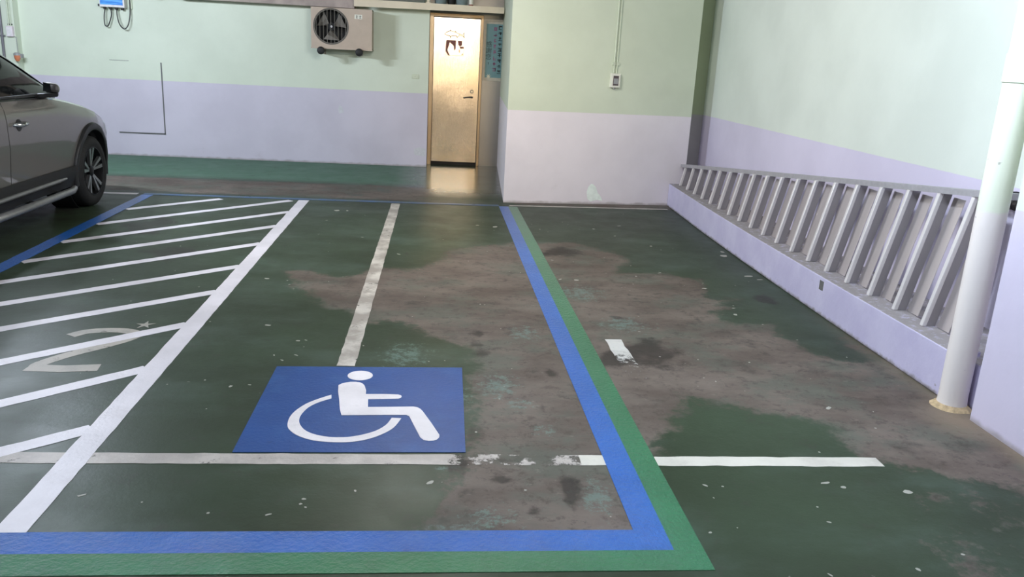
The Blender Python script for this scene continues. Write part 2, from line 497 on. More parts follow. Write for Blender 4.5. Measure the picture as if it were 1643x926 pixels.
BLOOM = [(0.357, 3.844, 0.174, 0.26), (0.445, 3.616, 0.12, 0.10), (0.245, 2.624, 0.13, 0.12), (0.658, 2.754, 0.108, 0.23), (0.094, 3.006, 0.088, 0.073), (0.569, 4.674, 0.152, 0.232), (0.045, 3.914, 0.063, 0.083), (0.517, 3.346, 0.085, 0.096), (0.165, 3.682, 0.06, 0.225), (-0.125, 4.266, 0.203, 0.291), (1.067, 5.592, 0.275, 0.325), (1.231, 4.896, 0.246, 0.256), (0.12, 2.52, 0.2, 0.1)]

def poly_sd(px, py, poly):
    d = np.full(px.shape, 1e9); inside = np.zeros(px.shape, bool)
    n = len(poly)
    for i in range(n):
        ax, ay = poly[i]; bx, by = poly[(i+1) % n]
        ex, ey = bx-ax, by-ay
        tt = np.clip(((px-ax)*ex+(py-ay)*ey)/(ex*ex+ey*ey+1e-12), 0, 1)
        d = np.minimum(d, np.hypot(px-ax-tt*ex, py-ay-tt*ey))
        cond = ((ay > py) != (by > py))
        with np.errstate(divide='ignore', invalid='ignore'):
            xi = ax+(py-ay)*ex/(ey if abs(ey) > 1e-9 else 1e-9)
        inside ^= cond & (px < xi)
    return np.where(inside, d, -d)

def build_floor():
    xs = np.unique(np.round(np.concatenate([np.arange(-9, -4.2, 0.3), np.arange(-4.2, 3.36, 0.05)]), 4))
    ys = np.unique(np.round(np.concatenate([np.arange(-8, 1.8, 0.35), np.arange(1.8, 12.51, 0.05)]), 4))
    nx, ny = len(xs), len(ys)
    X, Y = np.meshgrid(xs, ys)
    co = np.stack([X.ravel(), Y.ravel(), np.zeros(nx*ny)], 1)
    me = bpy.data.meshes.new('floor')
    faces = [(j*nx+i, j*nx+i+1, (j+1)*nx+i+1, (j+1)*nx+i) for j in range(ny-1) for i in range(nx-1)]
    me.from_pydata(co.tolist(), [], faces)
    x, y = co[:, 0], co[:, 1]
    sd = poly_sd(x, y, BARE)
    bare = np.clip(0.5+sd/0.55, 0, 1)
    # trodden grey strip between the bays and the back walkway, and along the pillar foot
    band = np.clip(0.5+np.minimum(y-9.08, 10.2-y)/0.25, 0, 1)*np.clip(0.5+(0.1-x)/0.5, 0, 1)*0.62
    foot = np.clip(0.5+np.minimum(y-9.14, 9.6-y)/0.12, 0, 1)*np.clip(0.5+np.minimum(x-0.9, 2.9-x)/0.2, 0, 1)*0.75
    wedge = np.clip(0.5+(x-2.30-0.10*(y-4))/0.5, 0, 1)*np.clip((9.5-y)/5, 0, 1)*np.clip(0.5+(y-3.2)/0.4, 0, 1)*0.5
    corner = np.clip(0.5+(x-1.55)/0.5, 0, 1)*np.clip(0.5+(2.95-y)/0.3, 0, 1)*0.42
    rightpatch = np.clip(1.2-np.hypot((x-1.6)/0.9, (y-5.6)/0.9), 0, 1)*0.45
    bare = np.maximum.reduce([bare*0.95, band, foot, wedge, corner, rightpatch, 0.18+0*x])
    def blobs(L, soft):
        o = np.zeros(len(x))
        for cx, cy, rx, ry in L:
            o = np.maximum(o, np.clip(soft-np.hypot((x-cx)/max(rx, 0.05), (y-cy)/max(ry, 0.05))*0.6, 0, 1))
        return o
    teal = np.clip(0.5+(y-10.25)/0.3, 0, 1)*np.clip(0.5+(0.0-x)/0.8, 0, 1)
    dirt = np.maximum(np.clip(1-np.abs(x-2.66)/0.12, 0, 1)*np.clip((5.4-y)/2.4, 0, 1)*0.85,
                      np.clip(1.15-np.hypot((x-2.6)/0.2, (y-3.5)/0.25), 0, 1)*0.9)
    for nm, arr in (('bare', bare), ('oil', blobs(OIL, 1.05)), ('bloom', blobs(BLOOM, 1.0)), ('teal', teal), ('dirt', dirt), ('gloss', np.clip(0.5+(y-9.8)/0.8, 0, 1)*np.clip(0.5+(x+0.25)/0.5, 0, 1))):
        at = me.attributes.new(nm, 'FLOAT', 'POINT')
        at.data.foreach_set('value', arr.astype(np.float32))
    me.materials.append(M['floor'])
    o = bpy.data.objects.new('floor', me)
    C.objects.link(o)
    return tag(o, 'worn green painted concrete floor with bare brown patches', None, None, 'structure')
floor = build_floor()

def ribbon(p0, p1, w, jit=0.0, n=None, z0=0.0002, z1=0.0015):
    """straight painted line from p0 to p1 with slightly uneven edges"""
    a, b = Vector(p0), Vector(p1)
    d = (b-a); L = d.length; d.normalize(); nrm = Vector((-d.y, d.x))
    n = n or max(2, int(L/0.06))
    lft, rgt = [], []
    for i in range(n+1):
        p = a+d*(L*i/n)
        lft.append(p+nrm*(w/2+random.uniform(-jit, jit)))
        rgt.append(p-nrm*(w/2+random.uniform(-jit, jit)))
    return strip(lft, rgt, z0, z1)

def strip(lft, rgt, z0=0.0002, z1=0.0015):
    mb = MB(); n = len(lft)
    for z in (z0, z1):
        mb.v += [(p[0], p[1], z) for p in lft]+[(p[0], p[1], z) for p in rgt]
    o = 2*n
    for i in range(n-1):
        mb.f += [(i, i+1, n+i+1, n+i), (o+i, o+n+i, o+n+i+1, o+i+1),
                 (i, o+i, o+i+1, i+1), (n+i, n+i+1, o+n+i+1, o+n+i)]
    mb.f += [(0, n, o+n, o), (n-1, o+n-1, o+2*n-1, 2*n-1)]
    mb.mi = [0]*len(mb.f)
    return mb

def flat(name, mb, mat, label=None):
    o = obj(name, mb, mat, floor)
    if label: o['label'] = label
    return o

# long bay lines
flat('bay_line', ribbon((-1.362, 2.533), (-1.367, 8.93), 0.108, 0.002, z1=0.0024), M['paint_white'], 'wide white line along the striped access zone')
flat('bay_line', ribbon((-0.426, 4.09), (-0.389, 8.93), 0.094, 0.0025), M['paint_old'], 'old worn white line running up to the blue square')
flat('bay_line', ribbon((-1.80, 3.06), (0.70, 3.06), 0.088, 0.003), M['paint_cross'], 'old grey-white cross line below the blue square')
flat('bay_line', ribbon((0.64, 3.06), (0.795, 3.06), 0.085, 0.003, z1=0.0018), M['paint_cross_clean'])
flat('bay_line', ribbon((0.962, 3.055), (1.95, 3.055), 0.082, 0.004), M['paint_cross_clean'], 'cream cross line right of the green border')
flat('bay_line', ribbon((1.098, 4.592), (1.104, 3.98), 0.10, 0.006), M['paint_dash'], 'short flaked white dash')
flat('bay_line', ribbon((0.86, 9.06), (2.70, 9.17), 0.05, 0.004), M['paint_cross'], 'thin faded line along the foot of the pillar')
flat('bay_line', ribbon((-3.9, 8.96), (-3.10, 8.98), 0.09, 0.003), M['paint_white'], 'white line in front of the grey car')
# L-shaped blue border with mitred corner, and the green border around it
flat('blue_border', strip([(-3.2, 2.535), (0.742, 2.535), (0.737, 8.98)], [(-3.2, 2.41), (0.856, 2.41), (0.841, 8.98)], z1=0.0022), M['paint_blue'], 'blue border line with a square corner around the accessible bay')
flat('green_border', strip([(-3.2, 2.41), (0.856, 2.41), (0.841, 8.99)], [(-3.2, 2.295), (0.963, 2.295), (0.941, 8.99)], z1=0.0021), M['paint_green'], 'green border line outside the blue line')
flat('blue_border', ribbon((-2.975, 2.6), (-2.985, 8.93), 0.115, 0.002, z1=0.0023), M['paint_blue'], 'blue line beside the grey car')
flat('blue_border', ribbon((-3.04, 8.985), (0.74, 9.03), 0.09, 0.003, z1=0.0026), M['paint_blue_far'], 'thin faded blue line at the far end of the bays')
# diagonal hatching
HATCH = [(-2.92, 8.11, -2.21, 8.84), (-2.92, 7.39, -1.50, 8.89), (-2.92, 6.675, -1.40, 8.265), (-2.92, 6.027, -1.40, 7.565), (-2.92, 5.385, -1.40, 6.84), (-2.92, 4.72, -1.40, 6.08), (-2.92, 4.08, -1.40, 5.405), (-2.92, 3.345, -1.40, 4.715), (-2.92, 2.61, -1.40, 4.01), (-2.50, 2.42, -1.40, 3.32)]
for x0, y0, x1, y1 in HATCH:
    flat('hatch_stripe', ribbon((x0, y0), (x1, y1), 0.088, 0.002, z1=0.0019), M['paint_white'])
# accessible-bay square with wheelchair symbol
sq = MB().prism([(-0.779, 3.112), (0.166, 3.122), (0.181, 4.088), (-0.774, 4.064)], 0.0002, 0.0026)
square = flat('symbol_panel', sq, M['paint_blue_panel'], 'blue square with a white wheelchair symbol')
def sub(name, mb, mat):
    return obj(name, mb, mat, square)
head = [(-0.340+0.063*math.cos(2*PI*k/28), 3.953+0.064*math.sin(2*PI*k/28)) for k in range(28)]
sub('symbol_head', MB().prism(head, 0.0024, 0.0042), M['paint_symbol'])
BODY = [(-0.434, 3.822), (-0.422, 3.842), (-0.400, 3.858), (-0.381, 3.866), (-0.355, 3.868), (-0.334, 3.862), (-0.318, 3.845), (-0.307, 3.82), (-0.295, 3.761), (-0.293, 3.716), (-0.208, 3.719), (-0.139, 3.715), (-0.125, 3.707), (-0.121, 3.694), (-0.124, 3.676), (-0.135, 3.667), (-0.204, 3.661), (-0.277, 3.656), (-0.271, 3.566), (-0.155, 3.571), (-0.062, 3.576), (-0.045, 3.570), (-0.030, 3.553), (-0.018, 3.526), (0.023, 3.399), (0.058, 3.28), (0.057, 3.258), (0.047, 3.236), (0.030, 3.224), (0.012, 3.221), (-0.010, 3.231), (-0.024, 3.255), (-0.054, 3.373), (-0.078, 3.470), (-0.091, 3.482), (-0.194, 3.480), (-0.382, 3.473), (-0.397, 3.543), (-0.412, 3.652), (-0.427, 3.746)]
sub('symbol_figure', MB().prism(BODY, 0.0024, 0.0042), M['paint_symbol'])
WO = [(-0.454, 3.703), (-0.508, 3.653), (-0.558, 3.592), (-0.595, 3.507), (-0.607, 3.43), (-0.60, 3.354), (-0.577, 3.305), (-0.536, 3.258), (-0.47, 3.219), (-0.389, 3.204), (-0.317, 3.207), (-0.252, 3.231), (-0.195, 3.277), (-0.144, 3.347), (-0.113, 3.447)]
WI = [(-0.449, 3.66), (-0.503, 3.612), (-0.539, 3.557), (-0.558, 3.490), (-0.562, 3.435), (-0.552, 3.380), (-0.525, 3.324), (-0.485, 3.284), (-0.430, 3.258), (-0.378, 3.250), (-0.322, 3.256), (-0.262, 3.283), (-0.212, 3.323), (-0.176, 3.380), (-0.156, 3.450)]
def densify(L, k=4):
    P = [Vector(p) for p in L]; out = []
    for i in range(len(P)-1):
        p0, p1, p2, p3 = P[max(i-1, 0)], P[i], P[i+1], P[min(i+2, len(P)-1)]
        for j in range(k):
            s = j/k
            out.append(0.5*((2*p1)+(-p0+p2)*s+(2*p0-5*p1+4*p2-p3)*s*s+(-p0+3*p1-3*p2+p3)*s**3))
    out.append(P[-1])
    return out
sub('symbol_wheel', strip(densify(WO), densify(WI), 0.0024, 0.0042), M['paint_symbol'])
# old bay number 2 under the hatching
TWO = densify([(-1.957, 4.48), (-1.90, 4.550), (-1.797, 4.582), (-1.69, 4.575), (-1.625, 4.521), (-1.648, 4.434), (-1.743, 4.309), (-1.847, 4.19), (-1.920, 4.075), (-1.935, 4.02)], 5)
def stroke(P, w, z0, z1):
    L, Rr = [], []
    for i, p in enumerate(P):
        d = (P[min(i+1, len(P)-1)]-P[max(i-1, 0)]).normalized(); n = Vector((-d.y, d.x))
        L.append(p+n*w/2); Rr.append(p-n*w/2)
    return strip(L, Rr, z0, z1)
two = flat('bay_number', stroke(TWO, 0.075, 0.0002, 0.0012), M['paint_faded'], 'faded old number 2 crossed by the white hatching')
obj('number_base', stroke([Vector((-1.968, 4.0)), Vector((-1.80, 3.99)), Vector((-1.632, 4.015))], 0.09, 0.0002, 0.0013), M['paint_faded'], two)
st = []
for k in range(10):
    r = 0.055 if k % 2 == 0 else 0.018
    st.append((-1.63+r*math.cos(k*PI/5+0.4), 4.69+r*1.3*math.sin(k*PI/5+0.4)))
flat('paint_splash', MB().prism(st, 0.0002, 0.0012), M['paint_faded'])
# flakes of pale paint scattered on the floor
CH = [(-1.227, 2.776, .045), (-0.766, 4.16, .03), (-0.818, 4.232, .02), (-0.704, 4.238, .035), (-0.944, 3.798, .03), (-0.86, 3.82, .02), (-0.73, 4.466, .03), (-0.69, 4.48, .025), (-1.15, 5.758, .045), (-1.0, 5.72, .02), (-0.97, 5.62, .018), (-0.945, 4.728, .05), (-0.96, 8.42, .10), (-0.86, 8.43, .06), (1.111, 2.854, .028), (1.62, 2.875, .05), (1.68, 2.84, .03), (1.926, 2.802, .05), (1.495, 2.584, .02), (1.67, 2.29, .03), (1.346, 2.263, .025), (1.02, 2.518, .02), (1.112, 2.759, .014), (-0.548, 2.644, .028), (-0.441, 2.75, .022), (-0.447, 2.715, .018), (-0.426, 2.693, .018), (-0.259, 2.808, .025), (0.02, 2.87, .05), (-0.258, 6.604, .06), (0.133, 3.038, .03), (2.061, 5.152, .05), (2.051, 5.796, .05), (1.821, 6.228, .05), (1.6, 6.1, .03), (0.98, 5.95, .05), (1.1, 5.94, .05), (1.99, 3.621, .05), (1.886, 2.374, .02), (2.1, 5.3, .03), (2.12, 5.36, .02), (-1.697, 3.995, .05), (1.52, 3.95, .02), (1.3, 4.75, .02), (1.75, 7.6, .05), (1.6, 7.9, .05), (1.9, 8.1, .05), (2.0, 7.2, .04), (1.0, 6.55, .03), (1.05, 7.8, .03), (0.62, 7.85, .09), (0.45, 7.9, .05), (2.58, 6.9, .10), (2.62, 7.05, .07), (2.55, 6.2, .09), (2.60, 6.1, .06), (-0.6, 7.2, .03), (-1.0, 7.9, .03)]
fl = MB()
for cx, cy, r in CH:
    n = 8; r *= 0.52; a0 = random.uniform(0, PI); el = random.uniform(0.35, 0.8)
    pts = []
    for k in range(n):
        a = 2*PI*k/n; rr = r*random.uniform(0.55, 1.0)
        u, v = rr*math.cos(a), rr*el*math.sin(a)
        pts.append((cx+u*math.cos(a0)-v*math.sin(a0), cy+u*math.sin(a0)+v*math.cos(a0)))
    fl.prism(pts, 0.0001, 0.0009)
for k in range(150):
    cx, cy = random.uniform(-2.8, 2.5), random.uniform(2.3, 8.8)
    r = random.uniform(0.003, 0.008)
    fl.prism([(cx+r*random.uniform(.6, 1)*math.cos(2*PI*q/5), cy+r*random.uniform(.6, 1)*math.sin(2*PI*q/5)) for q in range(5)], 0.0001, 0.0009)
tag(flat('paint_flakes', fl, M['fleck']), None, None, None, 'stuff')

# ---------------------------------------------------------------- walls
CEIL = 2.8
def struct(name, mb, mat, label=None, parent=None, **kw):
    o = obj(name, mb, mat, parent, **kw)
    return tag(o, label, None, None, None if parent else 'structure')

wall_back = struct('wall_back', MB().box(-5.50, -0.095, 12.01, 12.56, 0, CEIL), M['wall'], 'back wall painted pale green above lavender')
struct('wall_recess', MB().box(-0.095, 1.10, 12.385, 12.56, 0, CEIL), M['steel_panel'], 'recess wall clad in dull grey steel around the metal door')
struct('wall_left', MB().box(-9.0, -5.50, 11.86, 12.56, 0, CEIL), M['wall'], 'end wall behind the grey car')
struct('wall_far_left', MB().box(-9.2, -9.0, -8, 12.56, 0, CEIL), M['wall'], 'long side wall beyond the grey car')
struct('wall_rear', MB().box(-9.2, 3.4, -8.2, -8.0, 0, CEIL), M['wall'], 'rear wall of the garage')
pil = [(0.805, 9.245), (2.955, 9.470), (2.985, 9.82), (2.985, 12.56), (1.02, 12.56), (0.955, 12.385)]
pillar = struct('wall_pillar', MB().prism(pil, 0, CEIL), M['wall_pillar'], 'broad pillar wall painted pale green above lavender', org=(1.9, 9.4, 0))
struct('wall_niche_end', MB().box(2.985, 3.40, 9.80, 9.95, 0, CEIL), M['wall_niche_shade'], 'end wall in the niche behind the pillar, shade and grime painted in')
struct('wall_right', MB().box(3.20, 3.40, 3.50, 9.80, 0, CEIL), M['wall_right'], 'set-back side wall above the louvre screen')
struct('wall_right_near', MB().box(2.655, 3.40, -8.0, 3.50, 0, CEIL), M['wall_right'], 'near side wall beside the white pipe')
struct('ceiling', MB().box(-9.2, 3.4, -8.2, 12.56, CEIL, CEIL+0.2), M['ceiling'], 'pale concrete ceiling')
# kerb under the louvres
kp = [(2.668, 3.76), (2.668, 5.9), (2.680, 6.7), (2.708, 7.9), (2.762, 9.446), (2.945, 9.46), (2.975, 9.80), (3.20, 9.80), (3.20, 3.50), (2.745, 3.50), (2.745, 3.76)]
kb = MB()
front = [(2.668, 3.76), (2.668, 4.4), (2.668, 5.1), (2.670, 5.9), (2.680, 6.7), (2.708, 7.9), (2.762, 9.44)]
lft = [(x, y) for x, y in front]
kf = strip([(x+random.uniform(-.003, .003), y) for x, y in front], [(x+0.17, y) for x, y in front], 0.0, 0.262)
kerb = struct('kerb', kf, M['kerb'], 'low lavender painted kerb along the side wall', org=(2.75, 6.5, 0), bevel=0.008)
struct('niche_sill', MB().prism([(2.742, 3.505), (3.20, 3.505), (3.20, 9.80), (2.975, 9.80), (2.945, 9.455), (2.932, 9.44), (2.878, 7.9), (2.850, 6.7), (2.840, 5.9), (2.838, 3.76), (2.742, 3.76)], 0, 0.235), M['kerb'], 'narrow sill behind the louvre screen', kerb)
obj('kerb_scar', MB().box(2.6665, 2.669, 5.19, 5.25, 0.17, 0.235), M['groove'], kerb)

# filler patch on the pillar, groove of an access panel on the back wall
def pillar_pt(x, z, out=0.0):
    f = (x-0.805)/(2.955-0.805)
    y = 9.245+f*(9.470-9.245)
    n = Vector((0.225, -2.15, 0)).normalized()
    return Vector((x, y, z))+n*out
pp = MB()
pts = [(1.79, .06), (1.83, .03), (1.90, .05), (1.97, .04), (1.95, .09), (1.91, .13), (1.88, .20), (1.85, .23), (1.82, .235), (1.79, .20), (1.775, .14)]
pp.add([pillar_pt(x, z, 0.0005) for x, z in pts]+[pillar_pt(x, z, 0.002) for x, z in pts],
       [tuple(range(len(pts))), tuple(range(len(pts), 2*len(pts)))]+[(i, (i+1) % len(pts), len(pts)+(i+1) % len(pts), len(pts)+i) for i in range(len(pts))])
obj('filler_patch', pp, M['filler'], pillar)
hatch = obj('access_panel', MB().box(-4.39, -3.725, 12.004, 12.012, 0.325, 1.275), M['wall'], wall_back)
hatch['label'] = 'painted-over square access panel with dark gaps'
obj('panel_gap', MB().box(-3.725, -3.710, 12.003, 12.011, 0.305, 1.275), M['groove'], hatch)
obj('panel_gap', MB().box(-4.33, -3.710, 12.003, 12.011, 0.305, 0.322), M['groove'], hatch)
obj('panel_gap', MB().box(-4.39, -4.14, 12.003, 12.011, 1.276, 1.281), M['groove'], hatch)
obj('filler_patch', MB().add([(-1.33, 12.0085, 0.70), (-1.27, 12.0085, 0.72), (-1.29, 12.0085, 0.80), (-1.33, 12.0085, 0.82), (-1.35, 12.0085, 0.76)], [(0, 1, 2, 3, 4)]), M['filler_faint'], wall_back)
obj('filler_patch', MB().add([(-0.27, 12.0085, 0.17), (-0.11, 12.0085, 0.15), (-0.11, 12.0085, 0.26), (-0.20, 12.0085, 0.28), (-0.28, 12.0085, 0.25)], [(0, 1, 2, 3, 4)]), M['filler_faint'], wall_back)

# beam over the air conditioner
struct('trim_1', MB().box(-3.4, -1.10, 11.78, 12.01, 2.112, 2.40), M['beam'], 'rough pinkish concrete ledge above the air conditioner')

# ---------------------------------------------------------------- steel door
DY = 12.385
door = struct('door_1', MB().box(-0.03, 0.628, DY-0.045, DY-0.01, 0.05, 2.085), M['steel_door'], 'shiny stainless steel door glowing with warm light', org=(0.3, DY, 0))
fr = MB().box(-0.093, -0.035, DY-0.08, DY, 0, 2.14).box(0.634, 0.672, DY-0.07, DY, 0, 2.14).box(-0.093, 0.672, DY-0.075, DY, 2.095, 2.14)
obj('door_frame', fr, M['steel_frame'], door, bevel=0.004)
obj('door_gap', MB().box(-0.035, 0.634, DY-0.012, DY-0.001, 0.0, 2.095), M['brown_gap'], door)
lk = obj('lock_ring', MB().lathe([(0.010, -0.0), (0.028, -0.0), (0.028, -0.014), (0.012, -0.014)], (0.537, DY-0.045, 1.079), 'y', 20, closed=True), M['bracket'], door, sm=40)
hd = MB().tube([(0.54, DY-0.045, 0.998), (0.54, DY-0.10, 0.998)], 0.014).tube([(0.545, DY-0.095, 1.0), (0.48, DY-0.10, 0.997), (0.418, DY-0.09, 0.985)], [0.011, 0.008, 0.007])
obj('door_handle', hd, M['black_metal'], door, sm=50)
# stickers on the door: a fish outline and a brown picture
fy = DY-0.0465
def outline(P, w, y, mat, nm, par, closed=True):
    mb = MB(); n = len(P)
    for i in range(n if closed else n-1):
        a, b = Vector(P[i]), Vector(P[(i+1) % n]); d = (b-a).normalized(); q = Vector((-d.y, d.x))*w/2
        e = d*w*0.3
        pts = [a-e-q, b+e-q, b+e+q, a-e+q]
        mb.add([(p.x, y, p.y) for p in pts]+[(p.x, y+0.001, p.y) for p in pts], [(0, 1, 2, 3), (7, 6, 5, 4), (0, 4, 5, 1), (1, 5, 6, 2), (2, 6, 7, 3), (3, 7, 4, 0)])
    return obj(nm, mb, mat, par)
FISH = [(0.120, 1.862), (0.150, 1.890), (0.190, 1.904), (0.203, 1.922), (0.215, 1.905), (0.262, 1.894), (0.275, 1.908), (0.282, 1.888), (0.330, 1.872), (0.372, 1.866), (0.400, 1.892), (0.392, 1.858), (0.404, 1.822), (0.372, 1.852), (0.325, 1.850), (0.300, 1.820), (0.290, 1.845), (0.215, 1.838), (0.204, 1.815), (0.196, 1.840), (0.150, 1.848)]
fish = outline(FISH, 0.010, fy-0.0004, M['fish_ink'], 'fish_sticker', door)
fish['label'] = 'outline drawing of a fish'
outline([(0.15, 1.868), (0.24, 1.870), (0.34, 1.862)], 0.005, fy-0.0004, M['fish_ink'], 'fish_stripe', fish, False)
outline([(0.185, 1.880), (0.26, 1.879)], 0.004, fy-0.0004, M['fish_ink'], 'fish_stripe', fish, False)
def poly_y(P, y, th=0.001):
    n = len(P)
    return MB().add([(x, y, z) for x, z in P]+[(x, y+th, z) for x, z in P], [tuple(range(n)), tuple(range(2*n-1, n-1, -1))]+[(i, n+i, n+(i+1) % n, (i+1) % n) for i in range(n)])
pic = outline([(0.142, 1.57), (0.398, 1.572), (0.402, 1.776), (0.155, 1.785)], 0.003, fy, M['pic_light'], 'picture_sticker', door)
pic['label'] = 'faded brown printed picture'
for P in ([(0.150, 1.782), (0.205, 1.782), (0.185, 1.70), (0.165, 1.65), (0.200, 1.57), (0.175, 1.575), (0.140, 1.63), (0.142, 1.74)],
          [(0.205, 1.782), (0.285, 1.780), (0.283, 1.66), (0.262, 1.64), (0.255, 1.70), (0.225, 1.73), (0.200, 1.745)],
          [(0.310, 1.776), (0.372, 1.776), (0.372, 1.72), (0.345, 1.70), (0.318, 1.72)],
          [(0.335, 1.70), (0.398, 1.698), (0.398, 1.672), (0.350, 1.668)],
          [(0.330, 1.66), (0.342, 1.66), (0.345, 1.61), (0.332, 1.62)],
          [(0.372, 1.60), (0.390, 1.605), (0.378, 1.572)]):
    obj('picture_print', poly_y(P, fy-0.0008), M['pic_brown'], pic)

# ---------------------------------------------------------------- poster beside the door
PY = DY-0.004
poster = thing('notice_poster', (0.80, PY, 1.24), 'teal poster with vertical black and pink writing beside the steel door', 'poster')
obj('border', MB().box(0.690, 0.952, PY-0.003, PY, 1.243, 2.087), M['poster_border'], poster)
obj('paper', MB().box(0.718, 0.952, PY-0.006, PY-0.002, 1.289, 2.035), M['poster'], poster)
def text_mesh(name, s, size, loc, mat, parent):
    cu = bpy.data.curves.new(name, 'FONT'); cu.body = s; cu.size = size; cu.extrude = 0.0006; cu.align_x = 'CENTER'
    cu.resolution_u = 2
    o = bpy.data.objects.new(name, cu); C.objects.link(o)
    dg = bpy.context.evaluated_depsgraph_get()
    me = bpy.data.meshes.new_from_object(o.evaluated_get(dg))
    bpy.data.objects.remove(o)
    me.transform(Matrix.Rotation(PI/2, 4, 'X'))
    me.materials.clear(); me.materials.append(mat)
    q = bpy.data.objects.new(name, me)
    q.parent = parent; q.location = Vector(loc)-world_org(parent)
    C.objects.link(q)
    return q
for i, ch in enumerate('感謝您'):
    text_mesh('writing', ch, 0.088, (0.762, PY-0.0068, 1.722-0.088*i), M['ink_black'], poster)
obj('writing', poly_y([(0.755, 1.50), (0.768, 1.505), (0.762, 1.46)], PY-0.0068), M['ink_black'], poster)
def glyph(cx, cz, s, mat):
    mb = MB(); y0, y1 = PY-0.0072, PY-0.0058
    for k in range(random.randint(2, 4)):
        z = cz+s*random.uniform(-0.45, 0.45); w = s*random.uniform(0.25, 0.46)
        mb.box(cx-w, cx+w, y0, y1, z-0.004, z+0.004)
    for k in range(random.randint(1, 3)):
        x = cx+s*random.uniform(-0.4, 0.4); h = s*random.uniform(0.2, 0.46)
        mb.box(x-0.004, x+0.004, y0-0.0003, y1, cz-h, cz+h)
    obj('writing', mb, mat, poster)
for i in range(8): glyph(0.848, 1.965-0.080*i, 0.062, M['ink_pink'])
for i in range(9): glyph(0.918, 1.985-0.076*i, 0.060, M['ink_black'])
stp = [(0.772+(0.040 if k % 2 == 0 else 0.014)*math.cos(k*PI/7+0.2), 1.305+(0.040 if k % 2 == 0 else 0.014)*math.sin(k*PI/7+0.2)) for k in range(14)]
obj('star_print', poly_y(stp, PY-0.0072), M['ink_cream'], poster)

# ---------------------------------------------------------------- shelf over the door and what stands on it
SZ = 2.230
shelf = thing('storage_shelf', (-0.1, 12.0, 2.14), 'long cream shelf fixed above the steel door', 'shelf')
obj('shelf_board', MB().box(-1.09, 0.905, 11.70, 12.008, SZ-0.02, SZ), M['shelf'], shelf)
obj('front_edge', MB().hexa([(-1.095, 11.68, 2.135), (0.905, 11.68, 2.152), (0.905, 11.70, 2.152), (-1.095, 11.70, 2.135)], [(-1.095, 11.68, SZ), (0.905, 11.68, SZ), (0.905, 11.70, SZ), (-1.095, 11.70, SZ)]), M['shelf'], shelf)
tag(obj('shelf_post', MB().box(-0.135, -0.10, 11.73, 11.765, SZ, CEIL).box(-0.15, -0.085, 11.715, 11.78, SZ, SZ+0.01), M['shelf'], org=(-0.117, 11.75, SZ)), 'cream square post standing on the shelf', 'post')
tag(obj('storage_box', MB().box(-1.02, -0.16, 11.76, 11.97, SZ, SZ+0.28).box(-1.03, -0.15, 11.75, 11.98, SZ+0.22, SZ+0.285), M['board'], org=(-0.6, 11.86, SZ), bevel=0.006), 'long grey-green box on the shelf above the air conditioner', 'box')
def bucket(x, lab):
    b = thing('bucket', (x, 11.83, SZ), lab, 'bucket')
    obj('pail', MB().lathe([(0.060, 0), (0.072, 0.01), (0.092, 0.20), (0.097, 0.20), (0.097, 0.215), (0.086, 0.215), (0.064, 0.02)], (x, 11.83, SZ), 'z', 24), M['bucket'], b, sm=50)
    hp = [(x-0.097*math.cos(a), 11.83, SZ+0.20+0.07*math.sin(a)) for a in [k*PI/10 for k in range(11)]]
    obj('bail', MB().tube(hp, 0.003, 6), M['wire'], b)
bucket(0.050, 'blue-grey bucket on the shelf beside the cream post')
bucket(0.335, 'blue-grey bucket on the shelf between black bag and bottle')
def bag(x, w, lab):
    prof = [(w*0.8, 0), (w, 0.03), (w*1.05, 0.12), (w*0.8, 0.20), (w*0.3, 0.24), (w*0.35, 0.27)]
    tag(obj('bag', MB().lathe(prof, (x, 11.86, SZ), 'z', 14), M['dark'], org=(x, 11.86, SZ), sm=60), lab, 'bag')
bag(0.196, 0.055, 'black bag standing between the two buckets on the shelf')
bt = thing('bottle', (0.46, 11.82, SZ), 'small bottle with white and brown label on the shelf', 'bottle')
obj('glass_body', MB().lathe([(0.026, 0), (0.030, 0.006), (0.030, 0.12), (0.014, 0.15), (0.014, 0.18)], (0.46, 11.82, SZ), 'z', 18), M['pic_brown'], bt, sm=40)
obj('paper_label', MB().lathe([(0.0305, 0.02), (0.031, 0.02), (0.031, 0.09), (0.0305, 0.09)], (0.46, 11.82, SZ), 'z', 18, closed=True), M['off_white'], bt, sm=40)
obj('cap', MB().lathe([(0.016, 0.175), (0.016, 0.20)], (0.46, 11.82, SZ), 'z', 18), M['black'], bt, sm=40)

# ---------------------------------------------------------------- air-conditioner condenser
AX0, AX1, AZ0, AZ1, AY = -1.655, -0.855, 1.585, 2.100, 11.66
ac = thing('condenser_unit', (-1.255, 11.83, 1.50), 'beige air conditioner condenser with round fan grille on the back wall', 'air conditioner')
fcx, fcz, frad = -1.395, 1.862, 0.222
sh = MB().box(AX0, AX0+0.012, AY+0.012, AY+0.29, AZ0, AZ1).box(AX1-0.012, AX1, AY+0.012, AY+0.29, AZ0, AZ1)
sh.box(AX0, AX1, AY+0.012, AY+0.29, AZ1-0.012, AZ1).box(AX0, AX1, AY+0.012, AY+0.29, AZ0, AZ0+0.012).box(AX0, AX1, AY+0.278, AY+0.29, AZ0, AZ1)
obj('casing', sh, M['ac_body'], ac)
